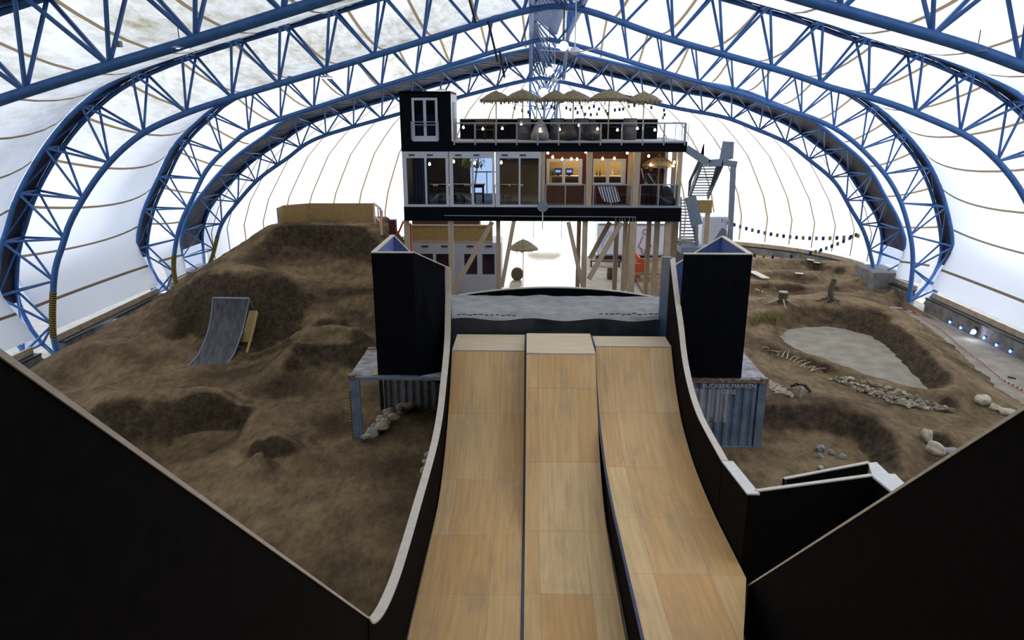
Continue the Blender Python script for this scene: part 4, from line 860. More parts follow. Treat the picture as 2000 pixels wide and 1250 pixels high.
f.box(wx0, wx1, Yb - .03, Yb + .05, wz1 - t_, wz1); f.box(wx0, wx1, Yb - .03, Yb + .05, wz0, wz0 + .22); f.box(wx0, wx0 + t_, Yb - .03, Yb + .05, wz0 + .22, wz1 - t_); f.box(wx1 - t_, wx1, Yb - .03, Yb + .05, wz0 + .22, wz1 - t_); f.box(xmid - .06, xmid + .06, Yb - .03, Yb + .05, wz0 + .22, wz1 - t_)
w = part('window_frame', f, white_frame, B); part('pane', M().box(wx0 + t_, xmid - .06, Yb, Yb + .01, wz0 + .22, wz1 - t_), pane_glass, w); part('pane', M().box(xmid + .06, wx1 - t_, Yb, Yb + .01, wz0 + .22, wz1 - t_), pane_glass, w)
f = M(); zr = atY(830, 238, Yb).z
for z in (zr, zr - .12): f.bar((wx0 - .04, Yb - .12, z), (wx1 + .04, Yb - .12, z), .035)
for x in (wx0 - .02, wx1 + .02): f.bar((x, Yb - .12, zU1 + .05), (x, Yb - .12, zr), .05); f.bar((x, Yb - .12, zr - .05), (x, Yb + .0, zr - .05), .04)
part('balcony_rail', f, rail_steel, B)
part('curtain', M().box(wx0 + .12, wx1 - .12, Yb + .35, Yb + .37, wz0 + .2, wz0 + 1.1), mat('blue curtain', (0.09, .13, .25), .9), B, 'blue curtain')
# terrace back board and railing
yt = Yb + 2.9; a, b, z0, z1 = R2(900, 233.5, 1284, 275, yt); z0 = zU1
part('terrace_screen', M().box(cx1 + .1, b, yt, yt + .1, zU1, z1), black_wall, B, 'black boarded terrace screen'); part('screen_cap', M().box(cx1 + .1, b, yt - .05, yt + .15, z1, z1 + .04), ply_edge, B)
zt_ = atY(1110, 240.5, Yb).z; x0_, x1_ = atY(887, 260, Yb).x, atY(1338, 260, Yb).x
f = M(); f.bar((x0_, Yb - .02, zt_), (x1_, Yb - .02, zt_), .06); f.bar((x0_, Yb - .04, zU1 - .03), (x1_, Yb - .04, zU1 - .03), .07)
rl = part('terrace_railing', f, rail_steel, B)
for k in range(12):
    x = x0_ + (x1_ - x0_) * k / 11; part('railing_post', M().bar((x, Yb - .05, zU1 - .16), (x, Yb - .05, zt_), .06), rail_steel, rl)
part('railing_pane', M().box(x0_, b, Yb - .045, Yb - .038, zU1 + .06, zt_ - .05), glass('terrace glass', (.93, .94, .96), .03), rl)
m = M()
for k in range(14): x = atY(1290, 260, Yb).x + k * .09; m.bar((x, Yb + .02, zU1), (x, Yb + .02, zt_), .012)
for k in range(20): y = Yb + k * .14; m.bar((x1_, y, zU1), (x1_, y, zt_), .010)
m.bar((x1_, Yb, zt_), (x1_, Yb + 2.8, zt_), .05); part('baluster', m, rail_steel, rl, 'thin vertical balusters').__setitem__('kind', 'stuff')
# two thin bars across the lower fascia and hooks under it
m = M().bar((atY(868, 422, Yb - .1).x, Yb - .08, atY(868, 421, Yb - .1).z), (atY(1242, 422, Yb - .1).x, Yb - .08, atY(1242, 424, Yb - .1).z), .03); part('cable_tray', m, rail_steel, B)
for xx in (1203, 1211, 1216, 1221, 1229, 1236, 1241): a = atY(xx, 424, Yb - .1); part('hook', M().bar((a.x, Yb - .1, a.z), (a.x, Yb - .1, a.z - .26), .02), rail_steel, B)

# ---- timber stilts (each one a post that stands on the floor)
def post(x_top, x_bot, Y, w, y_top=433, label='', ybot=None, zb_=0.0, ztop=None):
    zt2 = ztop if ztop is not None else zF0 + .0; 
    a = atY(x_top, y_top, Y); bpx = ybot or 565; c = atY(x_bot, bpx, Y)
    if abs(x_top - x_bot) < 8: p0 = Vector((a.x, Y, zt2)); p1 = Vector((a.x, Y, zb_))
    else:
        p0 = Vector((a.x, Y, zt2)); k = (zt2 - zb_) / (a.z - c.z); p1 = Vector((a.x + (c.x - a.x) * k, Y, zb_))
    thing('timber_post' if abs(x_top - x_bot) < 8 else 'timber_brace', M().bar(p0, p1, w), pine, label, 'timber post' if abs(x_top - x_bot) < 8 else 'timber brace')
WP = w2 = .2
post(880, 882, Yb + .2, .22, label='upright timber post nearest the left tower, under the black building')
post(794, 795, Yb + .3, .22, label='upright timber post at the far left end under the black building')
post(973, 974, Yb + .5, .18, label='upright timber post just left of the bright entrance')
post(1143, 1141, Yb + .25, .22, label='upright timber post just right of the bright entrance')
post(1237, 1236, Yb - .0, .28, label='thickest upright timber post right of the entrance')
post(1268, 1262, Yb + 2.6, .2, label='upright timber post in front of the drawn figure')
post(1284, 1278, Yb + 1.2, .22, label='upright timber post right of the drawn figure')
post(1305, 1302, Yb + .3, .24, label='upright timber post beside the right tower under the building')
post(1131, 1131, Yb + 4.5, .2, label='rear upright timber post just right of the bright entrance')
post(1222, 1216, Yb + .9, .18, label='slim upright timber post left of the thickest post')
post(1205, 1202, Yb + 4.6, .22, label='rear upright timber post behind the long diagonal braces')
post(1318, 1318, Yb + 2.0, .3, y_top=436, label='broad timber post behind the right tower gable')
def brace(x0, y0, x1, y1, Y, w, label): a = atY(x0, y0, Y); b = atY(x1, y1, Y); thing('timber_brace', M().bar(a, b, w), pine, label, 'timber brace')
brace(961, 434, 887, 566, Yb + .25, .2, 'diagonal timber brace left of the bright entrance, leaning right')
brace(1004, 430, 980, 560, Yb + .1, .18, 'steep timber brace on the left edge of the bright entrance')
brace(1110, 434, 1138, 560, Yb + .1, .18, 'steep timber brace on the right edge of the bright entrance')
brace(1213, 434, 1150, 545, Yb + .1, .19, 'front long diagonal timber brace right of the entrance')
brace(1191, 434, 1152, 505, Yb + 1.6, .19, 'rear shorter diagonal timber brace right of the entrance')
brace(1232, 434, 1219, 566, Yb + 1.4, .16, 'slightly leaning timber brace behind the thickest post')
# orange scissor frames on the left
for (x0, y0, x1, y1, lab) in ((788, 432, 771, 472, 'orange painted steel prop leaning left below the building corner'), (801, 436, 797, 495, 'orange painted steel upright beside the left timber post')):
    if x0 == 788: a = atY(x0, y0, 40.5); b2 = atY(x1, y1, 40.5); b2.z = min(b2.z, ground(b2.x, b2.y) - .02)
    else: a = atY(x0, y0, Yb + 1); b2 = Vector((a.x, a.y, 0))
    thing('steel_prop', M().bar(a, b2, .1), orange, lab, 'steel prop')

# ---- small lower container with windows and strand board parapet (left, under building)
yl = 42.0
K = E('white_container', 'white container with dark windows under the left half of the building', 'container', (-5, yl, 0))
X0, X1, Z0, Z1 = R2(803, 474, 979, 566, yl)
part('body', M().box(X0, X1, yl + .1, yl + 2.5, 0, Z1), white_paint, K)
px = [(822, 846), (852, 877), (907, 932), (942, 966)]; zz = R2(820, 496, 970, 536, yl)
f = M(); f.box(X0, X1, yl, yl + .1, zz[3], Z1); f.box(X0, X1, yl, yl + .1, 0, zz[2]); xs = [X0] + [atY(q, 515, yl).x for p_ in px for q in p_] + [X1]
for i in range(0, len(xs), 2): f.box(xs[i], xs[i + 1], yl, yl + .1, zz[2], zz[3])
fr_ = part('front', f, white_frame, K)
for p_ in px:
    a, b, c_, d_ = R2(p_[0], 496, p_[1], 536, yl); part('window_pane', M().box(a, b, yl + .05, yl + .06, c_, d_), mat('dark window', (0.02, .02, .035), .1, nscale=1.5, ncol=(.06, .03, .04)), K)
for xx in (830, 868, 918, 955): a = atY(xx, 481, yl); part('latch', M().box(a.x - .2, a.x + .2, yl - .04, yl, a.z - .05, a.z + .05), red_brown, K)
K = E('parapet', 'strand board parapet with pale rails on top of the white container', 'parapet', (-5, yl, Z1))
a, b, c_, d_ = R2(803, 442, 962, 472, yl); part('board', M().box(a, b, yl + .05, yl + .12, Z1 + .02, d_), osb, K)
part('rail', M().box(a, b, yl - .02, yl + .14, d_, d_ + .09), pine, K); part('rail', M().box(a, b, yl - .02, yl + .14, Z1 + .0, Z1 + .1), pine, K)
a = atY(850, 436, yl + 2); thing('timber_stack', M().box(a.x - 1.3, a.x + 2.8, yl + 1.2, yl + 2.3, Z1 + .005, Z1 + 1.4), dark_wood, 'dark boarded box behind the strand board parapet', 'box')
# dark red-brown stack and steps left of the building
a, b, c_, d_ = R2(760, 430, 774, 500, 39.0); thing('brown_board', M().box(a, b, 39, 39.4, ground(-8, 39), d_), red_brown, 'dark red-brown upright board behind the blue gable of the left tower', 'board')
a, b, c_, d_ = R2(742, 436, 759, 470, 40.5); thing('plywood_panel', M().prism([(a, 40.5, d_ - .6), (b, 40.5, d_), (b, 40.5, .5), (a, 40.5, .5)], (0, .05, 0)), osb, 'sloping plywood panel between the bowl rim and the brown board', 'board')
# white containers with drawings on the right
yc = 55.0
for x0, x1, lab in ((1166, 1232, 'white container with a faint blue drawn figure, behind the timber braces'), (1236, 1318, 'white container with a purple drawn woman figure, behind the posts')):
    a, b, c_, d_ = R2(x0, 436, x1, 503, yc); K = E('white_container', lab, 'container', ((a + b) / 2, yc, 0))
    part('body', M().box(a, b, yc, yc + 2.5, .45, 2.95), white_paint, K); part('skid', M().box(a, b, yc + .02, yc + 2.4, .0, .44), black_metal, K)
    part('frame_rail', M().box(a, b, yc - .03, yc, 2.8, 2.95), grey_cloth, K); part('frame_rail', M().box(a, b, yc - .03, yc, .45, .55), grey_cloth, K)
    for x in (a + .05, b - .05): part('corner_post', M().box(x - .06, x + .06, yc - .04, yc, .45, 2.95), white_paint, K)
    if x0 > 1200:
        pk = mat('purple paint', (0.35, 0.06, 0.16), .6); Q = lambda u, v: tuple(atY(u, v, yc - .03))
        circ = [Q(1260 + 4.6 * math.cos(i / 12 * 6.283), 453 + 5.2 * math.sin(i / 12 * 6.283)) for i in range(13)]; part('drawn_head', M().tube(circ, .035, 5), pk, K)
        part('drawn_body', M().tube([Q(1256, 461), Q(1252, 470), Q(1247, 483), Q(1253, 485), Q(1254, 492), Q(1256, 496), Q(1259, 496), Q(1260, 487), Q(1262, 487), Q(1262, 496), Q(1265, 495), Q(1266, 485), Q(1272, 482), Q(1267, 468), Q(1264, 461)], .035, 5), pk, K)
    else:
        pk = mat('faint blue paint', (0.25, 0.45, 0.85), .6); Q = lambda u, v: tuple(atY(u, v, yc - .03))
        part('drawn_head', M().tube([Q(1187 + 4 * math.cos(i / 10 * 6.283), 456 + 4.5 * math.sin(i / 10 * 6.283)) for i in range(11)], .03, 5), pk, K); part('drawn_body', M().tube([Q(1185, 461), Q(1180, 470), Q(1176, 476), Q(1178, 486), Q(1182, 480), Q(1188, 486), Q(1190, 470)], .03, 5), pk, K)
a, b, c_, d_ = R2(1371, 424, 1420, 480, 48.0); K = E('white_container', 'pale grey-white container standing beyond the grey steel stair', 'container', ((a + b) / 2, 48, 0))
part('body', M().box(a, b, 48.05, 50.4, .1, d_), white_paint, K); m = corrugated(M(), (a, 48.0), (b, 48.0), .2, d_ - .1, 12, .05); m.smooth = False; part('corrugated_front', m, white_paint, K)
# ---- grey steel stair
S = E('steel_stair', 'grey galvanised steel stair climbing the right end of the building', 'stair', (8.2, 33, 0))
ys_ = Yb + .3
def sp(x, y, dy=0): return atY(x, y, ys_ + dy)
part('landing_beam', M().bar(sp(1340, 290), sp(1384, 319), .1, .32), grey_steel, S); part('landing_beam', M().bar(sp(1384, 319), sp(1412, 317), .1, .3), grey_steel, S); part('landing_beam', M().bar(sp(1410, 317), sp(1439, 321), .1, .26), grey_steel, S)
a = sp(1384, 316); b = sp(1438, 316); part('landing', M().box(a.x, b.x, ys_, ys_ + 1.4, a.z - .12, a.z - .04), grey_steel, S)
pz = sp(1433, 322); part('column', M().bar((pz.x, ys_ + .05, pz.z), (sp(1421, 480).x + .3, ys_ + .05, .0), .2), grey_steel, S)
def flight(xl0, xl1, y0, xr0, xr1, y1, n, dy0, dy1, wst=.32):
    """treads between a left stringer (xl0,y0)->(xl1,y1) and right stringer (xr0,y0)->(xr1,y1)"""
    A0, A1, B0, B1 = sp(xl0, y0, dy0), sp(xl1, y1, dy1), sp(xr0, y0, dy0), sp(xr1, y1, dy1)
    part('stringer', M().bar(A0, A1, .07, wst), grey_steel, S); part('stringer', M().bar(B0, B1, .07, wst), grey_steel, S)
    for k in range(n):
        t = (k + .5) / n; p = A0.lerp(A1, t); q = B0.lerp(B1, t); part('tread', M().bar(p, q, .2, .04), grey_steel, S)
flight(1371, 1346, 316, 1412, 1382, 384, 13, .1, 2.4)
part('side_sheet', M().prism([sp(1412, 276, .1), sp(1434, 277, .1), sp(1432, 310, .1), sp(1404, 317, .1)], (0, .04, 0)), grey_steel, S); part('side_sheet', M().prism([sp(1374, 281, .1), sp(1367, 305, .1), sp(1345, 354, 1.4), sp(1343, 384, 2.3), sp(1350, 352, 1.2), sp(1373, 306, .1)], (.04, 0, 0)), grey_steel, S)
part('side_sheet', M().prism([sp(1398, 325, .3), sp(1414, 320, .1), sp(1388, 374, 2.2), sp(1382, 384, 2.4)], (0, .04, 0)), grey_steel, S)
flight(1330, 1328, 388, 1346, 1362, 478, 15, 2.0, .4)
part('side_sheet', M().bar(sp(1348, 384, .3), sp(1361, 440, .3), .05, .5), grey_steel, S); part('side_sheet', M().bar(sp(1361, 440, .3), sp(1360, 478, .3), .05, .4), grey_steel, S)
part('lower_landing', M().bar(sp(1326, 486, .2), sp(1385, 486, .2), .9, .28), grey_steel, S)
part('side_sheet', M().prism([sp(1386, 482, .4), sp(1410, 445, .4), sp(1420, 450, .4), sp(1420, 482, .4)], (0, .04, 0)), grey_steel, S)
m = M()
for k in range(16):
    p = sp(1342 + k * 5.6, 288 + min(k, 8) * 3.2, .3); q = p + Vector((0, 0, .95)); m.bar(p, q, .014)
part('baluster', m, rail_steel, S, 'thin vertical balusters').__setitem__('kind', 'stuff')
for (x0, y0, x1, y1) in ((1368, 330, 1410, 330), (1360, 348, 1402, 348), (1354, 362, 1394, 362)): part('cross_rail', M().bar(sp(x0, y0, .6), sp(x1, y1, .6), .025), black_metal, S)
a, b, c_, d_ = R2(1352, 391, 1391, 416, 36); K = E('strand_board_box', 'strand board box on a timber post beside the stair', 'box', ((a + b) / 2, 36, 0))
part('board', M().box(a, b, 36, 36.1, c_, d_), osb, K); px_ = atY(1383, 430, 36).x; part('post', M().box(px_ - .1, px_ + .1, 36.1, 36.3, 0, c_ + .2), pine, K)
thing('block_course', M().box(atY(1318, 495, 33.5).x, atY(1400, 495, 33.5).x, 33.5, 34.0, 0, atY(1350, 484, 33.5).z), mat('grey blockwork', (0.17, .18, .2), .9, nscale=3, ncol=(.24, .25, .27)), 'grey blockwork base behind the right tower, below the stair', 'blockwork')
# round disc on a short pole in front of the fascia
p = atY(1060, 403, Yb - .5); K = E('round_disc', 'round grey disc on a short pole in front of the black lower fascia', 'disc', (p.x, Yb - .5, 6.3))
m = M(); n_ = 28; m.prism([(p.x + .24 * math.cos(i / n_ * 6.283), Yb - .52, p.z + .24 * math.sin(i / n_ * 6.283)) for i in range(n_)], (0, .05, 0)); part('disc', m, grey_steel, K); part('pole', M().tube([(p.x, Yb - .48, p.z - .2), (p.x, Yb - .48, p.z - 1.0)], .025), white_paint, K); part('bracket', M().bar((p.x, Yb - .48, p.z - .3), (p.x, Yb, p.z - .3), .04), white_paint, K)

# ---- terrace furniture -------------------------------------------------
def parasol_tree(name, loc, rad, zbot, ztop, zpole, label, group=None, seed=0):
    random.seed(seed); t = E(name, label, 'parasol', (loc[0], loc[1], zpole), group)
    prof = [(rad * 1.0, zbot - .05), (rad * 1.03, zbot + .03), (rad * .86, zbot + (ztop - zbot) * .30), (rad * .6, zbot + (ztop - zbot) * .58), (rad * .33, zbot + (ztop - zbot) * .82), (rad * .06, ztop)]
    m = M().lathe([(r, z) for r, z in prof], (loc[0], loc[1], 0), 26, .05)
    for k in range(90):
        a = random.uniform(0, 6.283); r = rad * random.uniform(.55, 1.04); L_ = random.uniform(.08, .22); zz_ = zbot + (1.03 - r / rad) * (ztop - zbot) * .8; p0 = Vector((loc[0] + r * math.cos(a), loc[1] + r * math.sin(a), zz_ + .02)); p1 = p0 + Vector((.07 * math.cos(a), .07 * math.sin(a), -L_)); m.bar(p0, p1, .05, .012)
    part('thatch_canopy', m, thatch, t); part('pole', M().tube([(loc[0], loc[1], zpole), (loc[0], loc[1], ztop + .06)], .028), pine, t); return t
for k, (x, y, r, yy, nm) in enumerate([(969, 188, .62, 1.6, 'leftmost of the thatched parasols on the terrace, standing a little apart'), (1021, 186, .74, 1.4, 'second thatched parasol from the left on the terrace'), (1084, 187, .62, 2.3, 'thatched parasol in the middle of the terrace row, partly behind its neighbour'), (1120, 187, .72, 1.3, 'thatched parasol just right of the middle of the terrace row'), (1190, 186, .86, 1.5, 'largest thatched parasol on the terrace, second from the right'), (1258, 190, .68, 1.3, 'rightmost thatched parasol on the terrace')]):
    Yp = Yb + yy; c_ = atY(x, y + 7, Yp); tp_ = atY(x, y - 8 - r * 3, Yp); parasol_tree('thatched_parasol', (c_.x, Yp), r * 1.1, c_.z - .03, tp_.z, zU1, nm, 'thatched parasols on the terrace', k + 3)
c_ = atY(1287, 322, Yb + .9); parasol_tree('thatched_parasol', (c_.x, Yb + .9), .72, c_.z - .02, c_.z + .38, zF1, 'dark thatched parasol under the gallery ceiling beside the beanbag', None, 21)
c_ = atY(1022, 484, 47); parasol_tree('thatched_parasol', (c_.x, 47), .95, c_.z - .05, c_.z + .55, 0, 'thatched parasol standing in the bright entrance below the building', None, 22)
def beanbag(x, y, Y, label, group=None, s=1.0, m_=None, zf=None):
    zf = zf if zf is not None else zU1; c = atY(x, y, Y); t = E('beanbag_chair', label, 'beanbag chair', (c.x, Y, zf), group)
    part('seat', M().blob((c.x, Y - .1, zf + .22 * s), .42 * s, .40 * s, .24 * s, seed=x, amp=.12), m_ or dark_cloth, t)
    part('backrest', M().lathe([(.40 * s, 0.02), (.38 * s, .3 * s), (.26 * s, .62 * s), (.10 * s, .84 * s), (.02, .88 * s)], (c.x, Y + .2, zf), 14), m_ or dark_cloth, t)
beanbag(1055, 270, Yb + .9, 'beanbag chair with a pale grey back on the terrace', 'beanbag chairs on the terrace', m_=grey_cloth)
beanbag(1110, 270, Yb + .9, 'dark beanbag chair near the middle of the terrace', 'beanbag chairs on the terrace')
beanbag(1158, 270, Yb + .9, 'dark beanbag chair right of the middle of the terrace', 'beanbag chairs on the terrace')
beanbag(1303, 390, Yb + .45, 'charcoal beanbag chair on the lower gallery at the right end', None, .98, zf=zF1)
drum_grey = mat('dark grey drum paint', (.06, .065, .075), .5, nscale=4, ncol=(.10, .105, .12))
for x, lab in ((1024, 'grey drum on the terrace left of the pale beanbag'), (1088, 'grey drum on the terrace between the pale and the dark beanbag'), (1136, 'grey drum on the terrace between the two dark beanbags'), (1230, 'grey drum on the terrace nearest its right end')):
    c_ = atY(x, 260, Yb + 1.6); t = E('metal_drum', lab, 'drum', (c_.x, Yb + 1.6, zU1), 'grey drums on the terrace')
    part('shell', M().lathe([(.29, 0), (.30, .02), (.30, .28), (.315, .3), (.30, .32), (.30, .6), (.315, .62), (.30, .64), (.30, .9), (.31, .93)], (c_.x, Yb + 1.6, zU1), 18), drum_grey, t)
for x, lab in ((938, 'small dark wooden chair on the left of the terrace'), (956, 'small dark wooden chair on the terrace, nearer its middle')):
    c_ = atY(x, 270, Yb + 1.8); X_, Y_ = c_.x, Yb + 1.8; t = E('terrace_chair', lab, 'chair', (X_, Y_, zU1), 'dark chairs on the terrace')
    part('seat', M().box(X_ - .22, X_ + .22, Y_ - .22, Y_ + .22, zU1 + .42, zU1 + .46), dark_wood, t); part('backrest', M().box(X_ - .22, X_ + .22, Y_ + .19, Y_ + .22, zU1 + .62, zU1 + .88), dark_wood, t)
    for sx in (-1, 1):
        part('leg', M().bar((X_ + .2 * sx, Y_ - .2, zU1), (X_ + .2 * sx, Y_ - .2, zU1 + .42), .035), dark_wood, t); part('leg', M().bar((X_ + .2 * sx, Y_ + .2, zU1), (X_ + .2 * sx, Y_ + .2, zU1 + .88), .035), dark_wood, t)
def bulbs(pts, Y, label, r=.05, name='string_light'):
    P = [atY(x, y, Y) for x, y in pts]; t = E(name, label, 'string lights', tuple(P[0])); 
    w = [p + Vector((0, 0, .12)) for p in P]; m = M().tube(w, .008, 5); part('cable', m, black_metal, t)
    for p in P: part('bulb', M().lathe([(.01, -r), (r * .8, -r * .6), (r, 0), (r * .6, r * .8), (.015, r * 1.3)], p, 10), bulb_mat, t)
bulbs([(905, 249), (943, 252), (981, 251), (1018, 242), (1055, 253), (1093, 253), (1131, 245), (1167, 252), (1206, 254), (1245, 251), (1279, 254)], Yb + .5, 'string of warm round bulbs along the terrace')
bulbs([(1070, 299), (1079.5, 307), (1098, 311), (1116, 310.5), (1127, 311)], Yb + .3, 'warm string bulbs above the first bar window')
bulbs([(1144, 297), (1177, 310), (1200, 309.5), (1225, 299)], Yb + .3, 'warm string bulbs above the second bar window')
bulbs([(1267, 305), (1271, 322), (1317, 317), (1315, 324)], Yb + .2, 'warm string bulbs around the lower thatched parasol')
for x, y, lab in ((839, 321, 'warm pendant bulb behind the first restaurant window'), (886, 316, 'warm pendant bulb at the left of the middle restaurant window'), (927, 319, 'warm pendant bulb in the middle of the restaurant glazing'), (979, 318, 'warm pendant bulb behind the third restaurant window')):
    p = atY(x, y, Yb + 1.2); t = E('pendant_bulb', lab, 'pendant lamp', tuple(p)); part('bulb', M().lathe([(.01, -.06), (.05, -.03), (.055, .02), (.02, .09)], p, 10), bulb_mat, t); part('cable', M().tube([p + Vector((0, 0, .08)), (p.x, p.y, zU0 - .03)], .008, 5), black_metal, t)
# hanging paper lights, cards and bottle garlands below the parasols
random.seed(5); hang = [(1005, 211, 'g'), (1032, 219, 'b'), (1035, 224, 'b'), (1020, 216, 'g'), (1045, 211, 'g'), (1060, 211, 'b'), (1045, 232, 'g'), (1058, 231, 'w'), (1077, 209, 'b'), (1082, 211, 'b'), (1106, 211, 'b'), (1114, 214, 'g'), (1124, 212, 'b'), (1128, 220, 'b'), (1136, 210, 'b'), (1143, 223, 'b'), (1154, 224, 'b'), (1166, 223, 'g'), (1151, 211, 'g'), (1160, 208, 'b'), (1170, 213, 'b'), (1183, 217, 'g'), (1187, 222, 'b'), (1201, 215, 'b'), (1210, 214, 'b'), (1217, 213, 'b'), (1228, 208, 'g'), (1239, 206, 'b'), (1272, 210, 'b'), (1297, 215, 'b'), (1298, 224, 'b'), (1295, 230, 'g')]
tcard = E('card_garland', 'garland of small dark and green cards hanging between the thatched parasols', 'garland', (1.5, Yb + 1, 11.5))
for x, y, c in hang:
    p = atY(x, y, Yb + .8); part('card', M().box(p.x - .045, p.x + .045, p.y - .01, p.y + .01, p.z - .07, p.z + .07), {'g': green, 'b': navy, 'w': grey_cloth}[c], tcard)
wires = [(1000, 204), (1035, 208), (1060, 206), (1085, 205), (1120, 206), (1150, 204), (1190, 206), (1240, 200), (1275, 203), (1298, 210)]
part('cable', M().tube([atY(x, y, Yb + .8) for x, y in wires], .01, 5), black_metal, tcard)

# ---- restaurant interior
def table(x, y, Y, lab, w=1.5):
    c = atY(x, y, Y); X_ = c.x; t = E('dining_table', lab, 'table', (X_, Y, zF1), 'dining tables behind the restaurant glazing')
    part('tabletop', M().box(X_ - w / 2, X_ + w / 2, Y - .4, Y + .4, zF1 + .72, zF1 + .76), pine, t)
    for sx in (-1, 1):
        for sy in (-1, 1): part('leg', M().bar((X_ + sx * (w / 2 - .08), Y + sy * .32, zF1), (X_ + sx * (w / 2 - .08), Y + sy * .32, zF1 + .72), .05), black_metal, t)
def chair(X_, Y_, lab, rz=0):
    t = E('dining_chair', lab, 'chair', (X_, Y_, zF1), 'black dining chairs behind the restaurant glazing')
    m = dark_wood
    part('seat', M().box(X_ - .21, X_ + .21, Y_ - .21, Y_ + .21, zF1 + .43, zF1 + .46), black_metal, t)
    part('backrest', M().box(X_ - .21, X_ + .21, Y_ + rz * .19 - .015, Y_ + rz * .19 + .015, zF1 + .72, zF1 + .86), black_metal, t)
    for sx in (-1, 1):
        for sy in (-1, 1): part('leg', M().bar((X_ + sx * .19, Y_ + sy * .19, zF1), (X_ + sx * .19, Y_ + sy * .19, zF1 + (.86 if sy == rz else .44)), .028), black_metal, t)
table(855, 357, Yb + 2.0, 'dining table seen through the first restaurant window', 1.6); table(915, 357, Yb + 2.2, 'dining table seen through the middle restaurant window'); table(992, 357, Yb + 2.0, 'dining table seen through the third restaurant window', 1.4)
for (x, dy, lab) in ((838, -.75, 'black chair in front of the first dining table, on its left'), (866, -.75, 'black chair in front of the first dining table, on its right'), (898, -.7, 'black chair in front of the middle dining table, on its left'), (936, -.7, 'black chair in front of the middle dining table, on its right'), (984, -.75, 'black chair in front of the third dining table, on its left'), (1006, -.75, 'black chair in front of the third dining table, on its right')):
    chair(atY(x, 370, Yb + 1.3).x, Yb + 2.0 + dy, lab, -1)
for x, lab in ((852, 'black chair behind the first dining table'), (893, 'black chair behind the middle dining table'), (990, 'black chair behind the third dining table')): chair(atY(x, 370, Yb + 2.6).x, Yb + 2.95, lab, 1)
a, b, c_, d_ = R2(803, 309, 827, 396, Yb + .6)
m = M()
for k in range(14): x = BX0 + .3 + k * .045; m.box(x, x + .03, Yb + .9 + .05 * (k % 2), Yb + .95 + .05 * (k % 2), zF1 + .05, zU0 - .1)
thing('window_curtain', M().grid([[Vector((BX0 + .35 + k * .03, Yb + .7 + .05 * math.sin(k * 1.3), z)) for k in range(24)] for z in (zF1 + .05, 8.2, zU0 - .08)]), mat('blue white curtain fabric', (0.25, .33, .48), .9, nscale=3, ncol=(.4, .25, .1), stretch=(5, 5, .3)), 'blue and ochre patterned curtain behind the first restaurant window', 'curtain')
# potted greenery hanging in the restaurant
p = atY(930, 318, Yb + 2.4); m = M(); random.seed(9)
for k in range(70):
    a = random.uniform(0, 6.28); q = p + Vector((random.uniform(-.6, .35), random.uniform(-.3, .3), random.uniform(-.1, .25))); m.bar(q, q + Vector((.12 * math.cos(a), .05, -.12 - .1 * random.random())), .05, .01)
m.tube([p + Vector((-.5, 0, .2)), p + Vector((.3, 0, .22))], .02)
thing('hanging_plant', m, green, 'leafy plant hanging behind the middle restaurant window', 'plant')
# bar contents
c_ = atY(1120, 343, yr + .9); t = E('bar_counter', 'timber counter inside the bar behind the windows', 'counter', (2.5, yr + .9, zF1)); part('top', M().box(xa + .3, xe - .3, yr + .8, yr + 1.3, zF1 + 1.1, zF1 + 1.15), pine, t); part('front', M().box(xa + .35, xe - .35, yr + .85, yr + .9, zF1, zF1 + 1.1), dark_wood, t)
for x, y, lab, mm in ((1112, 329, 'small lit screen on the bar counter, right of the bottles', screen_mat), (1090, 333, 'dark box with blue lights on the bar counter behind the first window', screen_mat)):
    p = atY(x, y, yr + 1.0); t = E('till_screen', lab, 'screen', (p.x, yr + 1.0, zF1 + 1.15)); part('housing', M().box(p.x - .17, p.x + .17, yr + 1.0, yr + 1.06, zF1 + 1.2, zF1 + 1.48), black_metal, t); part('display', M().box(p.x - .12, p.x + .12, yr + .99, yr + .999, zF1 + 1.3, zF1 + 1.42), mm, t); part('foot', M().box(p.x - .05, p.x + .05, yr + .98, yr + 1.1, zF1 + 1.15, zF1 + 1.2), black_metal, t)
for k, x in enumerate((1076, 1080, 1084, 1166, 1172, 1196)):
    p = atY(x, 338, yr + 1.0); o_ = thing('bottle', M().lathe([(.035, 0), (.04, .02), (.04, .17), (.014, .23), (.014, .29)], (p.x, yr + 1.05 + .03 * (k % 2), zF1 + 1.15), 10), [green, bark, white_paint][k % 3], ['green bottle', 'dark bottle', 'white bottle'][k % 3] + (' on the bar counter behind the first bar window' if k < 3 else ' on the bar counter behind the second bar window'), 'bottle', 'bottles on the bar counter')
# striped cloth on the railing and the dressed figure
p = atY(1186, 364, Yb - .06); rows = []
for i in range(7):
    z = p.z - i * .105; rows.append([Vector((p.x - .42 + i * .045 + j * (.80 - i * .01) / 14, Yb - .07 - .03 * math.sin(j * 1.1 + i * .5), z + (-.06 * math.sin(j / 14 * 3.14) if i else 0))) for j in range(15)])
thing('striped_cloth', M().grid(rows), stripe_cloth, 'black and white striped cloth hung over the second gallery railing', 'cloth')
p = atY(1253, 345, Yb + .9); rows = [[Vector((p.x - .12 + i * .05 + j * .03, Yb + .9, p.z + .35 - i * .12)) for j in range(6)] for i in range(7)]
thing('striped_cloth', M().grid(rows), stripe_cloth, 'narrow striped cloth hanging beside the figure in the black hat', 'cloth')
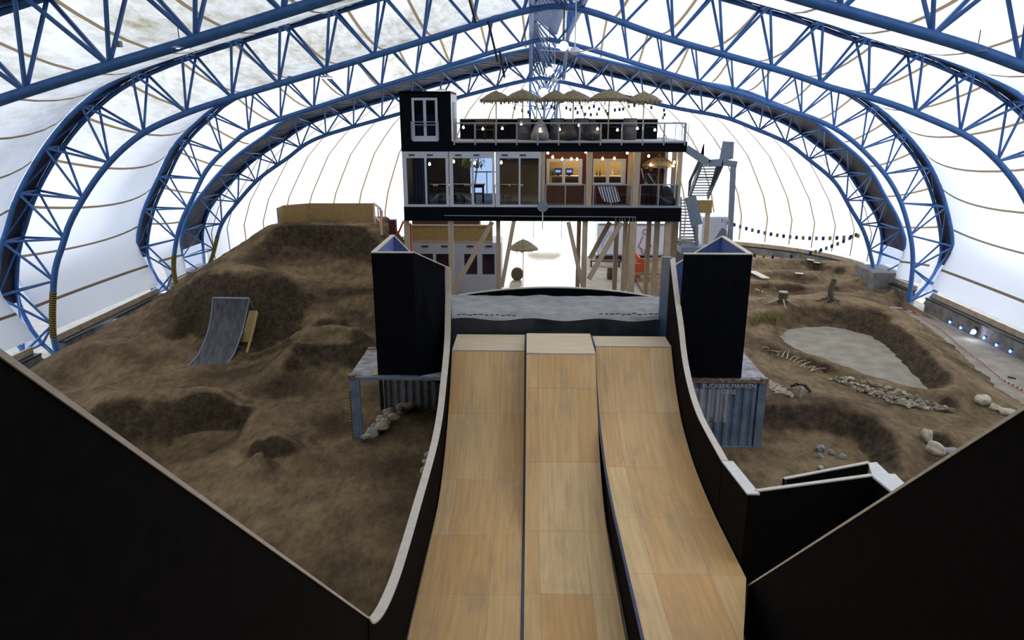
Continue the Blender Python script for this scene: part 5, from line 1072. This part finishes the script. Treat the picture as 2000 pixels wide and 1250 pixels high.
# person-like dummy: continuous skinned body
def figure(x, y, Y, zf):
    c = atY(x, y, Y); X_ = c.x; t = E('person', 'person in dark clothes and a wide black hat standing behind the right gallery railing', 'person', (X_, Y, zf))
    V = [(0, 0, .92), (0, 0, 1.12), (0, 0, 1.34), (0, 0, 1.46), (.17, 0, 1.36), (.26, -.02, 1.12), (.16, -.2, .98), (-.17, 0, 1.36), (-.26, -.03, 1.10), (-.2, -.24, 1.02), (.10, 0, .86), (.11, -.02, .48), (.11, .02, .08), (.11, -.13, .04), (-.10, 0, .86), (-.11, -.02, .48), (-.11, .02, .08), (-.11, -.13, .04)]
    Ed = [(0, 1), (1, 2), (2, 3), (2, 4), (4, 5), (5, 6), (2, 7), (7, 8), (8, 9), (0, 10), (10, 11), (11, 12), (12, 13), (0, 14), (14, 15), (15, 16), (16, 17)]
    Rd = [.15, .14, .15, .06, .075, .055, .035, .075, .055, .035, .10, .07, .05, .045, .10, .07, .05, .045]
    me = bpy.data.meshes.new('body'); me.from_pydata(V, Ed, []); o = bpy.data.objects.new('body', me); C.objects.link(o); o.parent = t
    md = o.modifiers.new('skin', 'SKIN'); 
    for v, r in zip(me.skin_vertices[0].data, Rd): v.radius = (r, r * .8)
    me.skin_vertices[0].data[0].use_root = True; o.modifiers.new('sub', 'SUBSURF').levels = 1; me.materials.append(black_metal)
    skin = mat('skin', (.55, .33, .22), .6); h = part('head', M().blob((X_, Y - .01, zf + 1.60), .085, .10, .125, amp=.05), skin, t)
    part('nose', M().blob((X_, Y - .115, zf + 1.59), .014, .02, .022, amp=0, sub=1), skin, h)
    for s in (-1, 1): part('eye', M().blob((X_ + .03 * s, Y - .095, zf + 1.615), .012, .01, .008, amp=0, sub=1), black_metal, h); part('ear', M().blob((X_ + .085 * s, Y, zf + 1.6), .012, .02, .03, amp=0, sub=1), skin, h)
    part('mouth', M().box(X_ - .025, X_ + .025, Y - .104, Y - .098, zf + 1.545, zf + 1.552), red_brown, h)
    part('hat', M().lathe([(.23, 1.66), (.24, 1.675), (.11, 1.69), (.10, 1.78), (.06, 1.81)], (X_, Y, zf), 18), black_metal, t)
    part('sash', M().bar((X_ - .12, Y - .13, zf + 1.38), (X_ + .14, Y - .14, zf + 1.02), .05, .02), white_paint, t, 'pale strap across the chest')
    for s, (hx, hy, hz) in ((1, (.16, -.2, .98)), (-1, (-.2, -.24, 1.02))):
        hand = part('hand', M().blob((X_ + hx, Y + hy - .03, zf + hz), .03, .045, .018, amp=.05, sub=1), skin, t)
        for q in range(4): part('finger', M().tube([(X_ + hx - .022 + q * .015, Y + hy - .06, zf + hz), (X_ + hx - .022 + q * .015, Y + hy - .10 - .006 * (q in (1, 2)), zf + hz - .012), (X_ + hx - .022 + q * .015, Y + hy - .115, zf + hz - .035)], .0065, 6), skin, hand)
        part('thumb', M().tube([(X_ + hx - .03 * s, Y + hy - .03, zf + hz), (X_ + hx - .05 * s, Y + hy - .065, zf + hz - .01)], .008, 6), skin, hand)
figure(1270, 345, Yb + .75, zF1)

# ---- things on the floor below the building
def drum(x, y, Y, lab, m_, r=.3, h=.9): c = atZ(x, y, 0); t = E('barrel', lab, 'barrel', (c.x, c.y, 0)); part('shell', M().lathe([(r * .92, 0), (r, h * .3), (r, h * .7), (r * .92, h)], (c.x, c.y, 0), 16), m_, t); part('hoop', M().lathe([(r + .012, h * .3 - .03), (r + .012, h * .3 + .03)], (c.x, c.y, 0), 16), black_metal, t)
drum(1195, 545, 0, 'dark brown barrel on the floor behind the diagonal braces', dark_wood, .36, .85)
c_ = atZ(1010, 548, 0); t = E('cable_spool', 'round dark spool table lying in the bright entrance', 'spool', (c_.x, c_.y, 0))
for dz, yy in ((0, 0), (.0, .42)): part('flange', M().prism([(c_.x + .42 * math.cos(i / 20 * 6.283), c_.y + yy, .42 + .42 * math.sin(i / 20 * 6.283)) for i in range(20)], (0, .05, 0)), bark, t)
part('core', M().tube([(c_.x, c_.y + .05, .42), (c_.x, c_.y + .42, .42)], .18, 14), bark, t)
c_ = atZ(1250, 555, 0)
for k, (x, y, lab) in enumerate(((1243, 548, 'nearer orange steel skip frame on the floor under the building'), (1252, 538, 'farther orange steel frame on the floor under the building'))):
    c_ = atZ(x, y, 0); t = E('orange_frame', lab, 'steel frame', (c_.x, c_.y, 0))
    part('upright', M().box(c_.x - .3, c_.x + .25, c_.y, c_.y + .08, 0, 1.2), orange, t); part('arm', M().bar((c_.x - .2, c_.y + .04, 1.2), (c_.x - .7, c_.y + .5, 1.9), .2), orange, t); part('base', M().box(c_.x - .4, c_.x + .5, c_.y - .3, c_.y + .5, 0, .1), orange, t)
t = E('timber_handrail', 'pale timber handrail at the foot of the thickest post', 'handrail', (5.5, 33, 0))
a, b = atY(1238, 535, 34), atY(1290, 535, 34); part('rail', M().bar(a, b, .09), pine, t); part('post', M().bar((atY(1278, 540, 34).x, 34, a.z - .04), (atY(1278, 540, 34).x, 34, 0), .1), pine, t); part('post', M().bar((a.x, 34, a.z - .04), (a.x, 34, 0), .1), pine, t)
t = E('dark_bench', 'long dark bench frame on the floor in front of the white containers', 'bench', (5.5, 52, 0)); a, b = atZ(1152, 522, 0), atZ(1212, 522, 0)
part('seat', M().box(a.x, b.x, a.y, a.y + .5, .42, .5), red_brown, t)
for x in (a.x + .1, b.x - .1): part('leg', M().box(x - .05, x + .05, a.y + .05, a.y + .45, 0, .42), black_metal, t)
# hut-like blue shape outside the entrance
t = E('blue_canopy', 'blue canopy on posts outside the bright entrance', 'canopy', (1.5, 66, 0)); part('roof', M().prism([(0.2, 66, 2.9), (3.2, 66, 2.9), (2.6, 66, 3.5), (.8, 66, 3.5)], (0, 2, 0)), mat('bright blue fabric', (.12, .3, .75), .7), t)
for x in (.4, 3.0): part('post', M().bar((x, 66.2, 0), (x, 66.2, 2.9), .08), grey_steel, t)

# the lamps that light the rooms
def room_light(x, y, z, e, name):
    l = bpy.data.lights.new(name, 'POINT'); l.energy = e; l.color = (1.0, .78, .5); l.shadow_soft_size = .12; o = bpy.data.objects.new(name, l); C.objects.link(o); o.location = (x, y, z)
room_light(2.2, yr + 1.2, 9.2, 60, 'bar_light'); room_light(4.3, yr + 1.2, 9.2, 60, 'bar_light'); room_light(-3.6, Yb + 2.4, 9.1, 45, 'restaurant_light'); room_light(-.9, Yb + 2.4, 9.1, 45, 'restaurant_light')
# ================================================ PROPS ON THE DIRT AND IN THE ROOF
# strand board screen on the bowl rim
t = E('board_screen', 'strand board screen standing on top of the big dirt mound', 'screen', (-11, 42, 5.0))
bt = [((545, 444), (541, 406)), ((556, 439), (556, 401)), ((605, 433), (605, 397)), ((732, 435), (737, 397))]
pts_ = []
for (a, b) in bt: p = atZ(a[0], a[1], 5.0); q = atY(b[0], b[1], p.y); pts_.append((Vector((p.x, p.y, 4.7)), Vector((p.x, p.y, q.z))))
for (a, a2), (b, b2) in zip(pts_, pts_[1:]): part('board', M().prism([a, b, b2, a2], (0, .04, 0)), osb, t)
a, a2 = pts_[-1]; p = atZ(745, 448, 5.0); b, b2 = Vector((p.x, p.y, 4.7)), Vector((p.x, p.y, a2.z)); part('return_frame', M().bar(a2, b2, .1).bar(b, b2, .1).bar(a, a2, .1).bar((a + a2) / 2, (b + b2) / 2, .08), ply_edge, t, 'pale open timber frame')
for k in (.3, .9): q = a.lerp(b, k); part('prop', M().bar((q.x + .12, q.y, 4.7), (q.x + .12, q.y, a2.z - .1), .06), orange, t, 'orange prop')
part('end_post', M().bar(pts_[0][0], pts_[0][1], .08), grey_steel, t)
# dark launch ramp
t = E('launch_ramp', 'dark grey curved launch ramp on a steel frame against the dirt mound', 'launch ramp', (-13.3, 30, .4))
Ys = [29.4, 29.85, 30.25, 30.6, 30.9, 31.1, 31.25]; lp = [(365, 716), (384, 697), (396, 675), (405, 651), (411, 627), (414, 604), (416, 582)]; rp = [(436, 718), (453, 698), (463, 676), (472, 651), (478, 628), (483, 605), (487, 583)]
Lr = [atY(x, y, Y) for (x, y), Y in zip(lp, Ys)]; Rr = [atY(x, y, Y) for (x, y), Y in zip(rp, Ys)]
Lr = catmull(Lr, 4); Rr = catmull(Rr, 4); rgrey = mat('worn dark grey ramp board', (0.055, 0.052, 0.055), 0.5, nscale=2, ncol=(0.12, 0.115, 0.12), stretch=(3, 1, 1), detail=8)
rows = [[a.lerp(b, k / 6) for k in range(7)] for a, b in zip(Lr, Rr)]; part('riding_surface', M().grid(rows), rgrey, t)
part('side_rail', M().tube(Rr, .035, 6), grey_steel, t); part('side_rail', M().tube(Lr, .035, 6), grey_steel, t); part('coping', M().tube([Lr[-1], Rr[-1]], .05, 8), grey_steel, t, 'pale steel coping')
for S_ in (Lr, Rr):
    foot = Vector((S_[-1].x + .25, S_[-1].y + .75, .7)); part('frame_leg', M().tube([S_[-1], foot], .03, 6), grey_steel, t); part('frame_leg', M().tube([S_[12], foot.lerp(S_[-1], .45)], .025, 6), grey_steel, t)
    part('frame_base', M().tube([S_[0] + Vector((0, .1, 0)), foot], .03, 6), grey_steel, t); part('frame_leg', M().tube([S_[8], S_[0].lerp(foot, .6)], .025, 6), grey_steel, t)
t = E('timber_prop', 'yellow timber board leaning beside the dark launch ramp', 'timber prop', (-12.3, 30.5, .5))
part('board', M().prism([atY(499, 607, 30.9), atY(503, 612, 30.9), atY(497, 640, 30.6), atY(484, 689, 30.0), atY(480, 688, 30.0), atY(489, 650, 30.4)], (.0, .10, 0)), mat('yellow pine board', (.52, .38, .14), .7), t); part('panel', M().prism([atY(487, 607, 31.0), atY(500, 607, 31.0), atY(492, 668, 30.6), atY(470, 668, 30.6)], (0, .03, 0)), osb, t)

# boulders and stones
def rock(x, y, wpx, hpx, m_, lab, seed, group=None, cat='boulder', name='boulder'):
    p = onground(x, y + hpx * .3); ax = (p - Vector((0, 0, CZ))).dot(Vector(FW)); w = wpx / 2 * ax / F * 1.12; h = hpx / 2 * ax / F * 1.1
    return thing(name, M().blob((p.x, p.y, p.z + h * .55), w, w * .8, h * .85, seed=seed, amp=.42, sub=3, rot=seed, freq=1.1), m_, lab, cat, group)
rock(1917, 782, 30, 24, stone_pale, 'pale boulder farthest up the right berm, left of the other two', 1)
rock(1941, 795, 22, 14, stone_pale, 'small low pale boulder between two others beside the right wall edge', 2)
rock(1968, 805, 32, 16, stone_pale, 'flat pale boulder touching the edge of the lower right black wall', 3)
rock(1808, 850, 22, 28, stone_pale, 'tall squarish pale boulder on the rim of the lower right bowl', 4)
rock(1824, 876, 34, 28, stone_pale, 'large rounded yellowish boulder in the middle of the lower three', 5)
rock(1854, 884, 34, 22, stone_grey, 'whitish grey boulder partly hidden by the lower right wall', 6)
for k, (x, y, w, lab) in enumerate(((1601, 875, 17, 'grey stone on the bowl floor, highest of the loose five'), (1623, 883, 14, 'grey stone second from the right in the loose group of five'), (1601, 891, 13, 'darkest grey stone, middle of the loose group of five'), (1645, 892, 14, 'rightmost grey stone of the loose five on the bowl floor'), (1602, 914, 12, 'small tan stone just behind the exit box rim'))):
    rock(x, y, w, w * .9, stone_grey if k < 4 else stone_pale, lab, 10 + k, cat='stone', name='stone')
# long bed of pale stones: every stone its own object
random.seed(31); protos = []
for k in range(6):
    protos.append(M().blob((0, 0, 0), 0.10, .08, .065, seed=40 + k, amp=.6, sub=2, freq=1.2).mesh('bed_stone', bed_stone_mat))
up = [(1635, 738), (1700, 747), (1760, 765), (1810, 785), (1862, 803)]; lo = [(1618, 742), (1680, 768), (1740, 790), (1800, 803), (1862, 808)]
def lerp_line(L_, t): i = min(int(t * (len(L_) - 1)), len(L_) - 2); f = t * (len(L_) - 1) - i; return L_[i][0] + (L_[i + 1][0] - L_[i][0]) * f, L_[i][1] + (L_[i + 1][1] - L_[i][1]) * f
for i in range(52):
    t_ = (i + .5) / 52; u = lerp_line(up, t_); l = lerp_line(lo, t_); n_ = 2 + int(2.2 * math.sin(math.pi * min(1, t_ * 1.1)))
    for j in range(n_):
        f = (j + random.uniform(.2, .8)) / n_; x, y = u[0] + (l[0] - u[0]) * f + random.uniform(-2, 2), u[1] + (l[1] - u[1]) * f; p = onground(x, y)
        o = bpy.data.objects.new('bed_stone', random.choice(protos)); C.objects.link(o); s = random.choice((.7, .85, 1.0, 1.2, 1.6)); o.scale = (s, s * random.uniform(.8, 1.1), s); o.location = (p.x, p.y, p.z + .05 * s); o.rotation_euler = (random.uniform(-.3, .3), random.uniform(-.3, .3), random.uniform(0, 6.28))
        tag(o, 'pale stone in the long bed of stones below the pale oval', 'stone', 'pale stones of the long stone bed')
# driftwood sticks in the trench
ORD = ['first', 'second', 'third', 'fourth', 'fifth', 'sixth', 'seventh', 'eighth', 'ninth', 'tenth', 'eleventh', 'twelfth', 'thirteenth', 'fourteenth', 'fifteenth', 'sixteenth', 'seventeenth']
Zs = lambda a, b: (1460 + a / 9.617, 670 + b / 9.617)
st = [((270, 105), (420, 130)), ((350, 160), (620, 215)), ((500, 130), (560, 105)), ((640, 300), (720, 165)), ((735, 330), (770, 175)), ((785, 355), (890, 270)), ((855, 390), (990, 290)), ((900, 405), (1120, 345)), ((985, 475), (1190, 375)), ((1100, 400), (1470, 490)), ((1180, 560), (1285, 470)), ((1190, 545), (1480, 500)), ((440, 200), (640, 190)), ((880, 275), (940, 320)), ((1060, 500), (1075, 465)), ((560, 265), (600, 235)), ((1120, 495), (1300, 480))]
for k, (a, b) in enumerate(st):
    p = onground(*Zs(*a)); q = onground(*Zs(*b)); mid = (p + q) / 2 + Vector((0, 0, .10)); up_ = Vector((0, 0, .06))
    o_ = thing('driftwood_stick', M().tube([p + up_, mid + up_ * .3, q + up_], .038 if k in (3, 4, 8, 10) else .024, 6, .018), drift, 'bleached driftwood stick in the trench by the pale oval, %s from the left' % ORD[sorted(range(len(st)), key=lambda q: st[q][0][0]).index(k)], 'driftwood', 'driftwood sticks in the trench')
# timber marker and brush near the container
p = onground(1560, 776); t = E('timber_marker', 'short pale timber post with a curved dark log across it', 'marker', tuple(p))
part('post', M().bar(p, atY(1567, 757, p.y), .2, .1), drift, t); part('log', M().tube([onground(1545, 758) + Vector((0, 0, .1)), atY(1556, 752, p.y) + Vector((0, 0, .02)), atY(1572, 752, p.y), onground(1582, 768) + Vector((0, 0, .08))], .06, 8), bark, t)
p, q = onground(1513, 772), onground(1545, 777); thing('driftwood_log', M().tube([p + Vector((0, 0, .08)), (p + q) / 2 + Vector((0, 0, .12)), q + Vector((0, 0, .08))], .06, 8, .045), drift, 'pale log lying beside the chip heap right of the blue container', 'log')
random.seed(12); m = M()
for k in range(160):
    u = random.random(); x = 1502 + 45 * u; y = 752 + 22 * u + random.uniform(-1, 1) * (10 - 6 * u); p = onground(x, y); a = random.uniform(0, 3.14); r = random.uniform(.04, .12); m.bar(p + Vector((-r * math.cos(a), -r * math.sin(a), .03)), p + Vector((r * math.cos(a), r * math.sin(a), .05)), .05, .02)
thing('wood_chip_heap', m, plank_tan, 'scattered heap of tan wood chips right of the blue container', 'wood chips', kind='stuff')
# stump, trunk, bushes
def roots(m, p, n, r0, L_, r=.05):
    for k in range(n): a = 6.28 * k / n + random.uniform(-.3, .3); d = Vector((math.cos(a), math.sin(a), 0)); m.tube([p + Vector((0, 0, r0)), p + d * L_ * .45 + Vector((0, 0, .14)), p + d * L_ + Vector((0, 0, .0))], r, 6, .02)
p = onground(1528, 592); t = E('tree_stump', 'cut tree stump with spreading roots on the pump track', 'stump', tuple(p)); random.seed(3)
part('trunk', M().lathe([(.30, -.05), (.24, .25), (.27, .62)], p, 14, .06), bark, t); part('cut_face', M().lathe([(.26, .62), (.25, .66)], p, 14), drift, t, 'pale sawn top'); m = M(); roots(m, p, 7, .35, 1.0, .06); part('root', m, drift, t).__setitem__('kind', 'stuff')
p = onground(1620, 590); t = E('dead_tree', 'upright dead tree trunk with roots on the berm crest', 'tree trunk', tuple(p)); random.seed(4)
part('trunk', M().tube([p + Vector((0, 0, 0)), p + Vector((.03, 0, .35)), p + Vector((-.03, 0, .75)), p + Vector((.08, 0, 1.1)), p + Vector((.12, 0, 1.3))], .17, 10, .14), bark, t); m = M(); roots(m, p, 6, .3, .75, .07); part('root', m, bark, t).__setitem__('kind', 'stuff')
random.seed(8); m = M()
for k in range(140):
    x = random.uniform(1464, 1522); y = 632 - 8 * math.sin((x - 1464) / 20) + random.uniform(-4, 8); p = onground(x, min(y, 640)); a = random.uniform(0, 6.28); L_ = random.uniform(.2, .55); q = p + Vector((L_ * .5 * math.cos(a), L_ * .3 * math.sin(a), L_ * .8)); m.tube([p, (p + q) / 2 + Vector((0, 0, .08)), q], .025, 4, .008)
thing('yellow_shrub', m, mat('yellow green foliage', (.30, .24, .04), .8, nscale=6, ncol=(.12, .12, .04)), 'low yellow-green brushwood at the foot of the right tower', 'shrub')
for a, b, w_, lab in (((1468, 533), (1496, 547), .5, 'pale plank bridge beside the right tower on the far track'), ((1553, 537), (1569, 538), .35, 'short pale board on the far rollers'), ((1576, 510), (1590, 512), .3, 'left of the two small boards on the far mound'), ((1588, 515), (1602, 517), .3, 'right of the two small boards on the far mound')):
    p, q = onground(*a) + Vector((0, 0, .12)), onground(*b) + Vector((0, 0, .12)); thing('plank', M().bar(p, q, w_, .05), ply_edge, lab, 'plank')
p, q = onground(1968, 738), onground(1984, 741); thing('dark_bar', M().bar(Vector((p.x, p.y, .04)), Vector((q.x, q.y, .04)), .07, .05), bark, 'short dark bar lying on the concrete floor at the right', 'bar')
# barrier tapes
def tape(pts, h, lab): P = [onground(x, y) + Vector((0, 0, h)) for x, y in pts]; P = [Vector((p.x, p.y, max(p.z, h))) for p in P]; m = M(); [m.bar(a, b, .015, .07) for a, b in zip(P, P[1:])]; thing('barrier_tape', m, tape_rw, lab, 'barrier tape')
tape([(1737, 602), (1760, 603), (1790, 614), (1840, 646), (1880, 682), (1920, 712), (1960, 745), (2004, 768)], .05, 'long red and white barrier tape along the edge of the right berm')
tape([(1466, 568), (1480, 574), (1496, 580)], .25, 'short red and white barrier tape beside the right tower')
# card garlands at the right end
def garland(p0, p1, sag, n, lab, Y0_, Y1_, cols=('n', 'g', 'n', 'w')):
    a = atY(*p0, Y0_); b = atY(*p1, Y1_); t = E('card_garland', lab, 'garland', tuple(a)); P = [a.lerp(b, k / (n - 1)) + Vector((0, 0, -sag * 4 * (k / (n - 1)) * (1 - k / (n - 1)))) for k in range(n)]
    part('cord', M().tube([p + Vector((0, 0, .12)) for p in P], .006, 4), grey_cloth, t)
    for k, p in enumerate(P): part('card', M().box(p.x - .09, p.x + .09, p.y - .008, p.y + .008, p.z - .12, p.z + .12), {'n': navy, 'g': green, 'w': grey_cloth}[cols[k % 4]], t)
garland((1411, 431), (1676, 461), .55, 22, 'long sagging garland of small cards in front of the white end wall', 48, 44.5)
garland((1583, 494), (1672, 459), .12, 9, 'short rising garland of small cards near the far right arch', 49, 44.6)
garland((1474, 499), (1601, 492), .22, 8, 'low garland of cards above the far mound', 50, 49)
# stones stacked in the left container and beside the jump wall
random.seed(17)
for k in range(34):
    u = k / 33; x = 712 + 85 * u + random.uniform(-8, 8); y = 850 - 62 * u + random.uniform(-9, 7); p = atZ(x, y, random.choice((.25, .4, .6))); s = random.uniform(.13, .26)
    thing('stacked_stone', M().blob((p.x, min(p.y, 25.05), p.z), s, s * .8, s * .6, seed=k, amp=.4, sub=2, rot=k), stone_pale if k % 3 else stone_grey, 'rough stone in the heap inside the grey container', 'stone', 'stones heaped inside the grey container')
for k, (x, y) in enumerate(((838, 890), (833, 905), (830, 920), (836, 930))): p = atZ(x, y, .15); thing('stacked_stone', M().blob((p.x, p.y, .17), .16, .13, .13, seed=70 + k, amp=.4, sub=2), stone_pale, 'small pale stone against the left jump wall, %s from the top of its row' % ORD[k], 'stone', 'stones against the left jump wall')
# wall lamps
def dot(x, y, X, lab, spot=False):
    p = atX(x, y, X); s = -1 if X > 0 else 1; t = E('wall_spotlight' if spot else 'wall_lamp', lab, 'spotlight' if spot else 'wall lamp', tuple(p), None if spot else ('small blue lamps on the right base wall' if X > 0 else 'small blue lamps on the left base wall'))
    if spot: part('housing', M().tube([p + Vector((s * .05, .25, .05)), p + Vector((s * .3, -.05, 0))], .14, 12), black_metal, t); part('lens', M().blob(p + Vector((s * .34, -.12, -.01)), .11, .11, .11, amp=0), lamp_spot, t); part('bracket', M().bar(p + Vector((0, .2, .1)), p + Vector((s * .2, .1, 0)), .05), black_metal, t)
    else: part('lens', M().blob(p + Vector((s * .05, 0, 0)), .06, .06, .08, amp=0), lamp_blue, t); part('housing', M().box(p.x - .03, p.x + .03, p.y - .05, p.y + .05, p.z + .05, p.z + .12), black_metal, t)
for k, (x, y) in enumerate(((146, 683), (256, 627), (275, 618), (292, 607), (309, 598))): dot(x, y, -21.55, 'small glowing blue lamp on the low left base wall, %s from the left' % ORD[k])
for k, (x, y) in enumerate(((1857, 629), (1878, 640), (1899, 650), (1924, 660), (1948, 674), (1975, 686))): dot(x, y, 22.9, 'small glowing blue lamp on the low right base wall, %s from the left' % ORD[k])
dot(234, 631, -21.5, 'bright spotlight on the left base wall', True); dot(1912, 647, 22.85, 'bright spotlight on the right base wall', True)
# ceiling fans, ridge lamps, pendants
def fan(x, y, Y, R_, ztop, lab, a0=0.0):
    c = atY(x, y, Y); t = E('ceiling_fan', lab, 'ceiling fan', tuple(c)); part('motor', M().lathe([(.05, .18), (.16, .12), (.20, 0), (.12, -.08), (.05, -.10)][::-1], c, 16), white_paint, t); part('rod', M().tube([c + Vector((0, 0, .15)), (c.x, c.y, ztop)], .02, 6), white_paint, t); part('canopy', M().lathe([(.12, ztop - c.z - .22), (.05, ztop - c.z)], c, 12), white_paint, t)
    for k in range(3):
        a = a0 + k * 2.094; d = Vector((math.cos(a), math.sin(a), 0)); part('blade', M().bar(c + d * .2, c + d * R_ + Vector((0, 0, .06)), .17, .012), white_paint, t)
fan(1123, 102, 27.0, 1.25, 15.0, 'nearer white three-bladed ceiling fan under the ridge', 3.3); fan(1083, 158, 43.2, 1.1, 15.0, 'farther white ceiling fan under the ridge', 2.9)
for x, y, Y, r, lab in ((1101, 90, 26, .16, 'largest glowing lamp hanging under the ridge'), (1073, 139, 38, .2, 'middle glowing lamp hanging under the ridge'), (1062, 181, 44.5, .26, 'glowing lamp hanging just above the thatched parasols')):
    c = atY(x, y, Y); t = E('ridge_lamp', lab, 'lamp', tuple(c)); part('globe', M().blob(c, r, r, r, amp=0, sub=3), lamp_white, t); part('rod', M().tube([c + Vector((0, 0, r)), (c.x, c.y, 15.1 if Y < 42 else 14.0)], .02, 6), black_metal, t)
def pendant(x, y, Y, r, mt, lab, up_=.45):
    c = atY(x, y, Y); t = E('pendant_lamp', lab, 'pendant lamp', tuple(c)); part('shade', M().lathe([(r, 0), (r * .9, .04), (r * .5, .08), (.04, .12)], c, 20), mt, t); part('hanger', M().tube([c + Vector((0, 0, .1)), c + Vector((0, 0, up_))], .012, 5), black_metal, t); part('bulb_plate', M().lathe([(r * .8, -.02), (r * .8, 0)], c, 20), lamp_white if mt is white_paint else grey_steel, t)
pendant(352, 95, 18.6, .26, white_paint, 'round white pendant lamp under the left side of the nearest arch', .5); pendant(1908, 102, 18.6, .28, grey_steel, 'flat grey pendant lamp under the right side of the nearest arch', .5); pendant(637, 152, 31, .3, white_paint, 'round white pendant lamp under the second arch, left of the ridge', .5)
pendant(862, 178, 40.5, .3, white_paint, 'small white pendant lamp above the left cabin', .5)
for a, b, lab in (((917, 0), (929, 44), 'black rod crossing the second arch left of the ridge'), ((953, 40), (972, 120), 'black rod hanging below the second arch left of the ridge'), ((976, 100), (985, 150), 'thin black rod hanging below the third arch left of the ridge')):
    thing('hanging_rod', M().tube([atY(*a, 29.2), atY(*b, 30.0)], .05, 6), black_metal, lab, 'rod')
# small fittings along the arch tubes
for x, y, Y, lab in ((231, 86, 18.6, 'small junction box on the nearest arch, left of the pendant lamp'), (566, 152, 30.5, 'small junction box on the second arch, left half'), (1605, 155, 30.5, 'small junction box on the second arch, right half')):
    c = atY(x, y, Y); thing('junction_box', M().box(c.x - .07, c.x + .07, Y - .07, Y + .07, c.z - .07, c.z + .07), grey_steel, lab, 'junction box')
# ramp fixings
def scr(x0, y0, x1, y1, n, prof, X): pass
